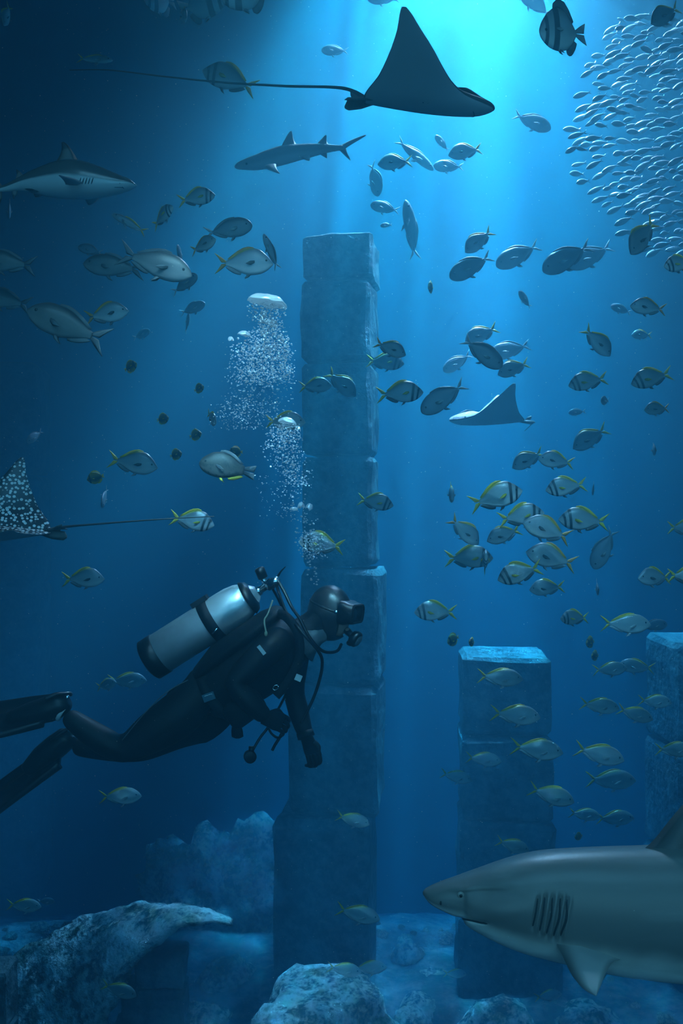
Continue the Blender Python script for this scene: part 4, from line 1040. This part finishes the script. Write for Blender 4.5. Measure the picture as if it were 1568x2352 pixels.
tag(bs, 'dark squared stone post with lit top in the lower left corner', 'post')

# loose rubble on the visible sand, alike and scattered
random.seed(21)
rm = [boulder('rubble', (0, 0, -50), (1, 1, 0.65), 50+k, 0.35, 12, 8).data for k in range(4)]
for o in list(C.objects):
    if o.name.startswith('rubble'): bpy.data.objects.remove(o)
taken = []
FIXED = []
for o in C.objects:
    if o.name.startswith(('rock', 'boulder')) and o.type == 'MESH': FIXED.append((o.location.x, o.location.y, max(v.co.xy.length for v in o.data.vertices)))
    if o.name.startswith('stone_pillar'): FIXED.append((o.location.x, o.location.y, 0.75))
FIXED.append((-2.0, 7.4, 1.2)); FIXED.append((-1.4, 7.4, 0.6))
for k in range(420):
    if len(taken) >= 64: break
    d = random.uniform(8.6, 11.4); px = random.choice([random.uniform(430, 640), random.uniform(860, 1060), random.uniform(1240, 1568), random.uniform(0, 500)])
    x = (px-784)/F*d; r = random.uniform(0.03, 0.10)
    if any((x-a)**2+(d-b_)**2 < (r+c_)**2*1.7 for a, b_, c_ in taken+FIXED): continue
    taken.append((x, d, r))
    o = obj('rubble_stone', rm[k % 4], None, (x, d, floor_z(x, d)+r*0.25), (0, 0, random.uniform(0, 6))); o.scale = (r, r*random.uniform(.7, 1.1), r)
    tag(o, 'small loose rubble stone lying on the pale sea floor', 'rock', 'rubble stones on the sea floor')

# ------------------------------------------------------------------ bubbles
m, nt, b = new_mat('bubble_air'); q = NB(nt)
b.inputs['Base Color'].default_value = (0.92, 0.97, 1.0, 1); b.inputs['Roughness'].default_value = 0.12; b.inputs['Specular IOR Level'].default_value = 1.0
tr = nt.nodes.new('ShaderNodeBsdfTranslucent'); tr.inputs[0].default_value = (0.95, 0.98, 1.0, 1)
gl = nt.nodes.new('ShaderNodeBsdfGlossy'); gl.inputs['Color'].default_value = (0.97, 0.99, 1.0, 1); gl.inputs['Roughness'].default_value = 0.22
tp_ = nt.nodes.new('ShaderNodeBsdfTransparent')
prev = b.outputs[0]
for sh, fac in ((tr, 0.5), (gl, 0.4), (tp_, 0.3)):
    mx = nt.nodes.new('ShaderNodeMixShader'); mx.inputs[0].default_value = fac
    nt.links.new(prev, mx.inputs[1]); nt.links.new(sh.outputs[0], mx.inputs[2]); prev = mx.outputs[0]
nt.links.new(prev, nt.nodes['Material Output'].inputs['Surface'])

def cap_mesh(w, h, tilt, seed):
    """a large wobbling bubble: domed top, hollow underside, thin rim"""
    rings = []; n = 28
    prof = [(0.0, 1.0), (0.25, 0.97), (0.5, 0.86), (0.75, 0.64), (0.92, 0.34), (1.0, 0.05), (0.97, -0.06), (0.86, 0.10), (0.6, 0.38), (0.3, 0.55), (0.0, 0.60)]
    for r, z in prof:
        ring = []
        for k in range(n):
            a = 2*PI*k/n
            wob = 1+0.10*noise.noise(Vector((math.cos(a)*1.3, math.sin(a)*1.3, seed)))+0.05*noise.noise(Vector((math.cos(a)*4, math.sin(a)*4, seed)))
            zz = z+0.55*r*noise.noise(Vector((math.cos(a)*1.6, math.sin(a)*1.6, seed+3)))
            ring.append(Matrix.Rotation(tilt, 3, 'Y') @ Vector((max(r, 1e-3)*w/2*wob*math.cos(a), max(r, 1e-3)*w/2*wob*math.sin(a), zz*h)))
        rings.append(ring)
    return mesh('dome_bubble', *loft(rings), MAT['bubble_air'])
BD = 4.45
for px, py, w, h, tl, lab in ((613, 690, 94, 20, 0.2, 'largest white mushroom-shaped bubble topping the bubble column'), (560, 766, 32, 10, 0.2, 'flat white bubble at the left shoulder of the bubble column'), (530, 779, 14, 9, 0.0, 'small white bubble at the far left of the upper bubble cloud'),
                              (660, 967, 44, 13, 0.25, 'white domed bubble in front of a dark fish beside the tall pillar'), (684, 984, 14, 9, 0.2, 'small white bubble just right of the lower domed bubble'), (692, 1161, 18, 12, -0.1, 'left one of the two white bubbles paired over the diver'),
                              (709, 1164, 17, 12, 0.4, 'right one of the two white bubbles paired over the diver'), (674, 1169, 20, 7, 0.0, 'thin curved bubble left of the paired white bubbles')):
    s = BD/F
    o = obj('dome_bubble', cap_mesh(w*s, h*s, tl, px*0.37), None, P(px, py+h*0.35, BD)); tag(o, lab, 'bubble', 'large bubbles')

def blob(V, Fs, c, r, sq=0.7):
    b = len(V); n = 6
    V.append(c+Vector((0, 0, -r*sq)))
    for zz, k in ((-0.5, 0.87), (0.5, 0.87)):
        for j in range(n): V.append(c+Vector((r*k*math.cos(2*PI*j/n), r*k*math.sin(2*PI*j/n), r*sq*zz)))
    V.append(c+Vector((0, 0, r*sq)))
    for j in range(n):
        k = (j+1) % n
        Fs.append((b, b+1+k, b+1+j)); Fs.append((b+1+j, b+1+k, b+1+n+k, b+1+n+j)); Fs.append((b+1+n+j, b+1+n+k, b+1+2*n))
random.seed(5)
def cloud(label, regions):
    V = []; Fs = []; s = BD/F
    for (n, fx, y0, y1, rlo, rhi) in regions:
        for _ in range(int(n*1.5)):
            t = random.random(); y = y0+(y1-y0)*t; cx, hw = fx(t)
            g = random.gauss(0, 0.48)
            if abs(g) > 1: g = random.uniform(-1, 1)
            x = cx+hw*g
            r = random.uniform(rlo, rhi)*0.98*(0.75 if random.random() < 0.6 else 1.15)
            blob(V, Fs, P(x, y, BD)+Vector((0, random.gauss(0, 0.5)*hw*s*0.8, 0)), r*s, random.uniform(0.55, 0.95))
    o = obj('bubble_cloud', mesh('bubble_cloud', V, Fs, MAT['bubble_air'])); tag(o, label, 'bubbles', kind='stuff')
lin = lambda a, b_: (lambda t: (a[0]+(b_[0]-a[0])*t, a[1]+(b_[1]-a[1])*t))
ringf = lambda t: (612, 50*math.sqrt(max(0.05, 1-(2*t-0.75)**2*0.6)))
cloud('rising cloud of tiny white bubbles under the largest bubble', [(230, ringf, 694, 742, 1.4, 3.0), (360, lin((622, 26), (606, 66)), 735, 800, 1.3, 2.8), (760, lin((602, 74), (598, 84)), 790, 880, 1.2, 2.6), (170, lin((648, 20), (655, 28)), 770, 870, 1.3, 2.6), (260, lin((600, 86), (575, 92)), 870, 960, 1.1, 2.2), (170, lin((570, 92), (560, 78)), 930, 985, 1.0, 1.8)])
cloud('stream of tiny bubbles climbing from the diver past the tall pillar', [(280, lin((655, 34), (648, 52)), 975, 1030, 1.3, 2.6), (150, lin((648, 50), (668, 50)), 1025, 1085, 1.2, 2.4), (70, lin((675, 44), (690, 32)), 1080, 1120, 1.2, 2.4), (60, lin((640, 60), (650, 60)), 1085, 1190, 0.9, 1.7), (60, lin((655, 36), (690, 40)), 1100, 1200, 1.2, 2.4), (170, lin((712, 34), (720, 38)), 1215, 1285, 1.1, 2.2)])
V = []; Fs = []; blob(V, Fs, Vector((0, 0, 0)), 1.0, 0.8); bub = mesh('bubble', V, Fs, MAT['bubble_air'])
for k in range(60):
    t = k/60; y = 1180+(1345-1180)*t+random.uniform(-4, 4); x = 690+32*t+random.gauss(0, 17*(1-t)+5)
    r = random.uniform(1.6, 3.4)*BD/F
    o = obj('bubble', bub, None, P(x, y, BD+random.uniform(-.08, .02))); o.scale = (r, r, r*random.uniform(.7, 1))
    tag(o, 'tiny round bubble in the sparse trail rising from the diver\'s head', 'bubble', 'bubbles of the thin trail')

# ------------------------------------------------------------------ drifting specks
random.seed(9)
V = []; Fs = []
for k in range(2600):
    d = random.uniform(3.0, 8.9); c = P(random.uniform(-60, 1630), random.uniform(-40, 2400), d); r = random.uniform(0.35, 0.85)*d/F*random.choice((0.8, 1.0, 1.4))
    b_ = len(V); V += [c+Vector(p)*r for p in ((1, 0, 0), (-1, 0, 0), (0, 1, 0), (0, -1, 0), (0, 0, 1), (0, 0, -1))]
    Fs += [(b_, b_+2, b_+4), (b_+2, b_+1, b_+4), (b_+1, b_+3, b_+4), (b_+3, b_, b_+4), (b_+2, b_, b_+5), (b_+1, b_+2, b_+5), (b_+3, b_+1, b_+5), (b_, b_+3, b_+5)]
plain('speck', (0.55, 0.60, 0.60), 0.6)
tag(obj('drifting_specks', mesh('drifting_specks', V, Fs, MAT['speck'], False)), 'fine pale specks drifting all through the water', 'particles', kind='stuff')

# ------------------------------------------------------------------ fish, one by one: kind, px, py, length px, heading, distance, label, yaw
FISH = [
 ('yt', 15, 34, 62, 262, 6.0, 'dim upright fish with a yellow tail in the top left corner', 20),
 ('bat', 366, -2, 92, 200, 8.2, 'faint pale-edged fish cut by the top edge, leftmost of the batfish', 45),
 ('or', 421, 36, 72, 300, 5.8, 'brown fish with small yellow fin hanging below the top edge', 52),
 ('bat', 463, 6, 118, 10, 6.6, 'big round grey batfish cut by the top edge beside the brown fish', 15),
 ('bat', 566, -22, 132, 190, 5.6, 'pale-bellied batfish with dangling fins cut by the top edge', 10),
 ('slimy', 218, 136, 88, -8, 6.2, 'slender striped fish with yellow tail above the tip of the ray tail', 10),
 ('bar', 528, 182, 132, 159, 5.8, 'barred bream with yellow tail fin crossed by the whip tail of the large ray', 0),
 ('uni', 769, 116, 62, 178, 9.0, 'small pale fish alone in the light left of the raised ray wing', 0),
 ('uni', 880, -4, 74, 180, 8.4, 'pale fish just touching the top edge above the large ray', 0),
 ('uni', 1230, 8, 92, 140, 8.2, 'flat pale blue oval fish cut by the top edge left of the banded batfish', 0),
 ('bat', 1292, 74, 128, 186, 5.0, 'banded batfish with tall back at the upper right, facing left', 22),
 ('uni', 1222, 279, 92, -22, 9.0, 'round hazy blue fish below the batfish, facing right', 0),
 ('yt', 1527, 34, 92, 214, 6.0, 'dark oval fish with yellow-green fins at the top right corner', 15),
 ('slim', 953, 355, 112, -40, 8.0, 'pale spindle-shaped fish heading down right below the large ray', 0),
 ('yt', 907, 373, 80, 184, 7.0, 'blue fish with yellow tail overlapping the pale spindle-shaped fish', 0),
 ('uni', 1015, 329, 48, 140, 8.6, 'small pale oval fish above the hazy round fish under the ray', 25),
 ('yt', 1068, 348, 80, 190, 7.0, 'dark blue fish with raised yellow tail under the beak of the large ray', 0),
 ('uni', 1030, 382, 70, 178, 9.6, 'very pale round fish lowest of the cluster under the large ray', 0),
 ('uni', 861, 411, 86, 282, 9.2, 'pale upright oval fish just right of the reef shark tail', 10),
 ('uni', 884, 477, 68, 168, 8.4, 'pale fish facing left above the pillar top, tail touching a long fish', 0),
 ('uni', 887, 517, 28, 185, 8.8, 'tiny pale fish just above the right corner of the pillar top', 0),
 ('slim', 943, 528, 140, 99, 8.0, 'long pale fish hanging upright with its head to the surface', 0),
 ('yt', 1099, 553, 82, 218, 6.6, 'blue fish with upright yellow tail, topmost of the row beside the pillar', 0),
 ('uni', 1081, 612, 110, 208, 6.3, 'dark oval unicornfish first from the pillar in the diagonal row', 0),
 ('uni', 1189, 586, 112, 206, 7.0, 'unicornfish with white tail second from the pillar in the diagonal row', 0),
 ('uni', 1302, 592, 128, 208, 6.3, 'darker unicornfish with white tail third from the pillar in the diagonal row', 0),
 ('uni', 1356, 588, 112, 206, 7.8, 'faint unicornfish last in the diagonal row, half hidden by the third', 0),
 ('yt', 1475, 543, 112, 232, 5.4, 'dark fish diving with bright yellow-green tail up below the silver school', 15),
 ('bar', 1560, 606, 84, 190, 5.0, 'dark barred fish with yellow back fin cut by the right edge under the school', 15),
 ('round', 989, 660, 38, 200, 6.2, 'tiny dark fish seen end-on alone right of the pillar top', 72),
 ('uni', 1205, 688, 54, 135, 7.0, 'small diamond-shaped fish alone below the diagonal row', 30),
 ('or', 1488, 706, 84, 172, 5.4, 'dark oval fish with orange tail right of a faint ghostly fish', 0),
 ('uni', 1426, 710, 50, 160, 9.0, 'ghostly pale fish behind the dark orange-tailed fish', 0),
 ('yt', 1473, 769, 48, 178, 8.2, 'small pale fish with greenish tail below the dark orange-tailed fish', 0),
 ('or', 896, 800, 78, -22, 5.9, 'dark blue fish over the right edge of the tall pillar, facing down right', 0),
 ('bar', 884, 831, 88, -3, 6.7, 'pale yellow-tailed fish tucked under the dark fish at the pillar edge', 0),
 ('yt', 1105, 768, 84, 204, 6.9, 'fish with yellow tail topmost of the knot of fish right of the pillar', 0),
 ('uni', 1108, 810, 112, -36, 5.7, 'large dark unicornfish in the knot of fish, diving to the right', 0),
 ('uni', 1050, 832, 76, 212, 7.7, 'faint fish at the left of the knot of fish', 0),
 ('uni', 1170, 803, 98, 194, 7.7, 'pale fish with white tail at the right of the knot of fish', 0),
 ('yt', 1179, 846, 78, 200, 6.2, 'dark fish with yellow tail lowest of the knot of fish', 0),
 ('yt', 1371, 784, 90, -46, 5.9, 'fish diving right with yellow tail straight above its back, alone at right', 0),
 ('bar', 1350, 876, 92, 190, 6.0, 'pale barred bream facing left below the diving yellow-tailed fish', 0),
 ('bar', 1496, 868, 98, 194, 5.7, 'barred bream with yellow tail facing left near the right edge, uppermost', 0),
 ('uni', 1389, 920, 50, 190, 6.6, 'small dark fish below the pale barred bream at right', 52),
 ('or', 1508, 939, 66, 184, 6.0, 'small dark round fish with orange tail near the right edge', 15),
 ('uni', 1325, 946, 40, 185, 9.2, 'ghostly small fish above the silver fish with upturned yellow tail', 0),
 ('yt', 1355, 1006, 94, 210, 6.4, 'silver fish with upturned yellow-green tail right of the small ray', 0),
 ('bar', 918, 903, 108, 5, 5.9, 'barred bream with yellow tail facing right just right of the tall pillar', 0),
 ('uni', 1018, 913, 122, 213, 5.9, 'large plain unicornfish heading down left above the small ray', 0),
 ('yt', 784, 881, 88, -40, 7.2, 'pale fish diving right in front of the tall pillar', 0),
 ('yt', 724, 886, 76, 4, 6.8, 'grey fish with yellow tail at the left side of the tall pillar, facing right', 0),
 ('yt', 1212, 1055, 82, 206, 6.6, 'plain silver fish below the small ray, yellow tail raised', 0),
 ('yt', 1277, 1058, 84, 171, 5.9, 'dark fish with yellow tail touching the tail of the plain silver fish', 0),
 ('uni', 1501, 1031, 62, 230, 6.5, 'pale fish seen head-on with fins spread near the right edge', 68),
 ('yt', 1036, 1132, 78, 262, 6.0, 'fish seen end-on with a white glint, left of the big bream shoal', 66),
 ('bar', 1138, 1142, 126, 17, 5.0, 'large barred bream facing right at the top left of the bream shoal', 0),
 ('bar', 1300, 1118, 96, 187, 5.6, 'barred bream facing left at the top right of the bream shoal', 0),
 ('uni', 1362, 1122, 40, 250, 7.0, 'small faint fish standing upright right of the bream shoal', 40),
 ('bar', 1196, 1185, 108, 11, 5.35, 'barred bream facing right in the middle of the bream shoal', 0),
 ('or', 1256, 1217, 116, 160, 4.9, 'orange-flecked bream facing left in the middle of the bream shoal', 0),
 ('bar', 1340, 1195, 116, 175, 5.45, 'barred bream with bright yellow back, rightmost of the bream shoal', 0),
 ('or', 1066, 1219, 90, -42, 5.5, 'dark bream with rusty tail diving right at the left of the shoal', 0),
 ('yt', 1157, 1228, 84, 198, 6.0, 'pale bream half hidden in the middle of the bream shoal', 0),
 ('bar', 1076, 1281, 112, 2, 5.7, 'barred bream facing right at the lower left of the bream shoal', 0),
 ('bar', 1114, 1290, 84, 100, 5.25, 'bream turned end-on at the lower left of the bream shoal', 60),
 ('or', 1266, 1281, 120, 164, 5.2, 'orange-flecked bream facing left at the lower right of the bream shoal', 0),
 ('bar', 1193, 1316, 106, 195, 4.85, 'barred bream facing left at the bottom of the bream shoal', 0),
 ('yt', 1256, 1350, 82, 184, 5.9, 'pale bream lowest of the bream shoal', 0),
 ('uni', 1386, 1260, 104, 243, 6.2, 'plain dark fish diving steeply right of the bream shoal', 0),
 ('uni', 1371, 1349, 56, 250, 6.6, 'small pale fish end-on below the steeply diving fish', 60),
 ('yt', 1574, 1212, 84, 0, 6.0, 'fish at the right edge of which little but the yellow tail shows, beside the shoal', 0),
 ('yt', 1503, 1326, 92, 178, 5.7, 'dark fish with a white glint near the right edge, below the bream shoal', 20),
 ('bar', 1578, 1322, 92, 0, 5.2, 'yellow-tailed bream half out of the right edge beside a dark fish', 0),
 ('bar', 1000, 1405, 98, 179, 5.6, 'barred bream facing left alone right of the diver mask', 0),
 ('round', 1040, 1469, 40, 200, 6.2, 'larger of two dark fish over the top of the broad pillar', 40),
 ('round', 1083, 1475, 28, 160, 6.3, 'smaller of two dark fish over the top of the broad pillar', 55),
 ('bar', 1319, 1419, 76, 178, 6.2, 'dark barred fish between the shoal and the trevallies, facing left', 20),
 ('jack', 1436, 1432, 116, 0, 5.5, 'large silvery trevally with yellow back right of the dark barred fish', 0),
 ('uni', 1500, 1436, 64, 5, 7.2, 'faint fish behind the head of the large silvery trevally', 0),
 ('round', 1355, 1475, 36, 185, 7.2, 'small dark fish upper of two under the dark barred fish', 45),
 ('round', 1366, 1506, 32, 175, 7.4, 'small dark fish lower of two under the dark barred fish', 45),
 ('jack', 1148, 1555, 106, -3, 6.0, 'golden-tailed trevally in front of the broad pillar top', 0),
 ('jack', 1183, 1641, 116, -4, 5.8, 'silver trevally second from the top before the broad pillar', 0),
 ('jack', 1232, 1720, 122, -6, 5.5, 'largest golden-tailed trevally before the broad pillar, third from its top', 0),
 ('jack', 1376, 1731, 118, -13, 5.5, 'golden-tailed trevally in open water right of the broad pillar', 0),
 ('jack', 1110, 1743, 82, -2, 6.8, 'dim trevally at the left side of the broad pillar', 15),
 ('jack', 1047, 1783, 74, -12, 7.5, 'faint trevally straddling the left edge of the broad pillar', 0),
 ('jack', 1266, 1825, 110, -16, 5.6, 'golden-tailed trevally heading down right above the shark back', 0),
 ('jack', 1376, 1620, 92, -6, 6.0, 'upper left trevally of three beside the right-hand pillar', 0),
 ('jack', 1458, 1639, 86, -16, 6.2, 'middle trevally of three beside the right-hand pillar', 0),
 ('jack', 1503, 1610, 78, -3, 6.6, 'trevally nearest the right-hand pillar of three', 0),
 ('jack', 1402, 1790, 116, 0, 7.6, 'faint trevally below the one in open water right of the broad pillar', 0),
 ('jack', 1342, 1870, 74, -6, 7.8, 'small faint trevally above the shark back, left of another', 0),
 ('jack', 1412, 1878, 88, 2, 8.2, 'ghostly pale trevally just left of the shark dorsal fin', 0),
 ('jack', 1177, 1941, 80, -16, 6.2, 'trevally swimming just over the top of the shark head', 0),
 ('round', 1328, 1921, 24, 180, 6.8, 'tiny dark fish over the back of the big shark', 30),
 ('jack', 1548, 1721, 90, 0, 6.0, 'trevally crossing the right edge in front of the pillar there', 0),
 ('jack', 1400, 1536, 80, 5, 7.0, 'dim trevally left of two overlapping under the large silvery one', 0),
 ('jack', 1462, 1530, 84, 172, 7.3, 'dim trevally right of two overlapping under the large silvery one', 0),
 ('jack', 810, 1882, 80, -14, 6.5, 'small trevally low in front of the tall pillar, below the diver hand', 0),
 ('jack', 822, 2098, 104, -13, 5.8, 'trevally near the foot of the tall pillar left of the shark snout', 0),
 ('jack', 790, 2226, 80, -8, 6.9, 'trevally just above the boulder at the pillar foot, yellow tail at left', 0),
 ('jack', 848, 2222, 80, 4, 7.2, 'dim trevally above the boulder at the right side of the pillar foot', 0),
 ('jack', 276, 1828, 98, 3, 6.0, 'silver trevally alone below the legs of the diver', 0),
 ('jack', 55, 2079, 80, -2, 6.3, 'small trevally above the vault at the left edge', 0),
 ('uni', 105, 2070, 40, 0, 8.5, 'tiny faint fish in front of the trevally at the left edge', 0),
 ('jack', 273, 2273, 86, -17, 6.0, 'trevally swimming before the dark opening of the vault', 0),
 ('jack', 244, 1572, 66, 20, 7.2, 'dim yellow-finned fish between the fins of the diver and the cylinder, left one', 30),
 ('jack', 292, 1562, 90, 2, 7.5, 'dim yellow-finned fish under the cylinder boot, right one of two', 0),
 ('yt', 191, 1329, 98, 2, 5.5, 'silver bream with bright yellow tail alone left of the dive cylinder', 0),
 ('bar', 441, 1196, 104, -9, 5.5, 'bream behind the tip of the spotted ray tail', 0),
 ('yt', 305, 1063, 116, -9, 5.4, 'grey fish with yellow tail above the tail of the spotted ray', 0),
 ('grp', 522, 1073, 130, 168, 5.0, 'stout mottled grouper facing left beside the bubble stream', 0),
 ('bar', 738, 1249, 106, 171, 5.4, 'bream with yellow back half veiled by bubbles above the diver head', 0),
 ('bar', 862, 1153, 84, -9, 6.2, 'small barred bream over the right edge of the tall pillar', 0),
 ('round', 300, 842, 38, 25, 5.6, 'dark butterflyfish topmost of the scattered ones, near the grey chubs', 25),
 ('round', 457, 892, 30, 20, 6.0, 'small dark butterflyfish left of the big bubble cloud', 30),
 ('round', 374, 962, 34, 10, 5.8, 'dark butterflyfish left of the yellow-finned dark bream', 25),
 ('yt', 486, 960, 64, -50, 5.6, 'dark bream seen from behind with spread yellow tail left of the bubbles', 52),
 ('round', 449, 999, 34, 15, 5.9, 'dark butterflyfish just below the dark bream with spread tail', 25),
 ('round', 404, 1044, 34, 15, 5.8, 'dark butterflyfish between the grouper and the grey yellow-tailed fish', 25),
 ('round', 541, 1038, 34, 180, 6.2, 'dark butterflyfish peeking over the back of the grouper', 25),
 ('round', 219, 1097, 40, 195, 5.6, 'dark butterflyfish with yellow rim above the spotted ray tail', 20),
 ('yt', 655, 968, 92, 0, 5.6, 'dark blue fish behind the lower domed bubble at the pillar edge', 0),
 ('bar', 451, 454, 88, 11, 5.5, 'barred bream with yellow tail topmost of the left fish group', 0),
 ('bar', 374, 497, 78, 34, 5.3, 'dark bream with yellow fin edges turning away below the topmost barred bream', 35),
 ('slimy', 297, 513, 90, 151, 5.5, 'slim fish with yellow forked tail below the blacktip shark, facing up left', 0),
 ('uni', 524, 526, 112, 11, 5.1, 'dark plum-coloured oval fish facing right in the left fish group', 0),
 ('or', 467, 563, 74, 18, 4.9, 'small dark fish with rusty back and yellow tail under the plum-coloured oval fish', 28),
 ('or', 560, 604, 134, 1, 4.8, 'brown-grey bream with yellow tail left of the pillar top, facing right', 0),
 ('slim', 622, 578, 88, 112, 5.2, 'narrow fish hanging head-up nearest the pillar top', 0),
 ('chub', 356, 605, 178, -17, 4.5, 'large grey chub diving right in the left fish group', 0),
 ('chub', 262, 612, 142, 173, 5.0, 'grey chub facing left, overlapped by the tail of the diving chub', 0),
 ('uni', 208, 574, 58, 165, 5.9, 'small fish behind the back of the left-facing chub', 0),
 ('uni', 414, 588, 60, 100, 6.0, 'thin upright fish with white edge behind the large diving chub', 50),
 ('uni', 424, 652, 76, 30, 5.7, 'shadowy fish under the chin of the large diving chub', 20),
 ('chub', 156, 748, 200, 157, 4.3, 'biggest grey chub with broad tail, facing up left at the left', 0),
 ('or', 245, 721, 102, 11, 4.8, 'dark bream with yellow tail behind the biggest chub', 0),
 ('chub', 16, 602, 136, 172, 5.0, 'dark chub of which only the tail half shows at the left edge, upper', 0),
 ('chub', 12, 688, 124, 166, 5.2, 'dark chub of which only the tail shows at the left edge, lower', 0),
 ('uni', 442, 708, 64, 20, 7.4, 'pale-rimmed fish above another below the left fish group', 10),
 ('uni', 430, 742, 52, 70, 7.6, 'pale-rimmed upright fish below another, left of the big bubble', 40),
 ('uni', 325, 768, 48, 20, 8.2, 'ghostly fish between the dark bream and the bubbles', 20),
 ('uni', 748, 549, 54, 10, 9.4, 'pale fish resting just over the top of the tall pillar', 0),
 ('uni', 80, 1002, 50, 230, 6.6, 'faint fish in the dark water above the spotted ray', 40),
 ('uni', 240, 1142, 60, 265, 6.4, 'faint upright fish under the yellow-rimmed butterflyfish', 40),
 ('uni', 22, 480, 56, 280, 7.6, 'faint fish in the dark under the blacktip shark tail', 30),
 ('jack', 1258, 2286, 64, 10, 8.4, 'dim yellow-finned fish below the pectoral fin of the shark', 0),
 ('jack', 1044, 2236, 54, 0, 8.8, 'tiny yellow-finned fish low beside the foot of the broad pillar', 0),
]
for k, px, py, ln, an, d, lab, yw in FISH:
    if px > 840 and py < 1020 and d >= 6.2: d = min(d+1.0, 8.6)          # hazy fish swim far back in the light
    place(k, px, py, ln, an, d, lab, yaw=yw)

# ------------------------------------------------------------------ the silver school at the upper right
random.seed(12)
sb = [(-0.36, 0.03, -0.03, 0.012), (-0.2, 0.08, -0.075, 0.03), (0.05, 0.16, -0.14, 0.06), (0.28, 0.14, -0.13, 0.06), (0.43, 0.07, -0.08, 0.04), (0.5, 0.0, -0.02, 0.01)]
bm_ = fish_body(sb, 'sardine_silver', 10, 8)
V = [tuple(v.co) for v in bm_.vertices]; Fs = [tuple(p.vertices) for p in bm_.polygons]; n0 = len(V)
for A, B, th in lobes(-0.34, 0.03, -0.5, 0.13, -0.42):
    v, f = sheet(A, B, th); b_ = len(V); V += [tuple(x) for x in v]; Fs += [tuple(i+b_ for i in q_) for q_ in f]
sm = mesh('silverside', V, Fs, MAT['sardine_silver'])
hg = [0.0]*n0; bm_.attributes['hgt'].data.foreach_get('value', hg); ln_ = [0.0]*n0; bm_.attributes['len'].data.foreach_get('value', ln_)
put_attr(sm, 'hgt', hg+[0.5]*(len(V)-n0)); put_attr(sm, 'len', ln_+[1.0]*(len(V)-n0))
LEFT = [(30, 1410), (90, 1395), (150, 1350), (220, 1335), (290, 1312), (350, 1306), (410, 1330), (460, 1372), (510, 1420), (560, 1440), (600, 1500)]
cells = []; tries = 0
while len(cells) < 230 and tries < 20000:
    tries += 1
    y = random.uniform(35, 585); xl = interp(LEFT, y)[0]; x = xl+(1590-xl)*random.random()**0.8
    if y > 470 and random.random() < 0.35: continue
    if all((x-a)**2+((y-b_)*1.5)**2 > 19**2 for a, b_ in cells): cells.append((x, y))
for x, y in cells:
    d = random.uniform(8.0, 9.1); ln = random.uniform(34, 50)
    o = bpy.data.objects.new('silverside', sm); C.objects.link(o)
    o.matrix_world = pose(P(x, y, d), 193+random.uniform(-16, 16), random.uniform(-35, 35), random.uniform(-8, 8)) @ Matrix.Scale(ln*d/F, 4)
    tag(o, 'small silvery fish in the dense school at the upper right', 'fish', 'silver school at the upper right')
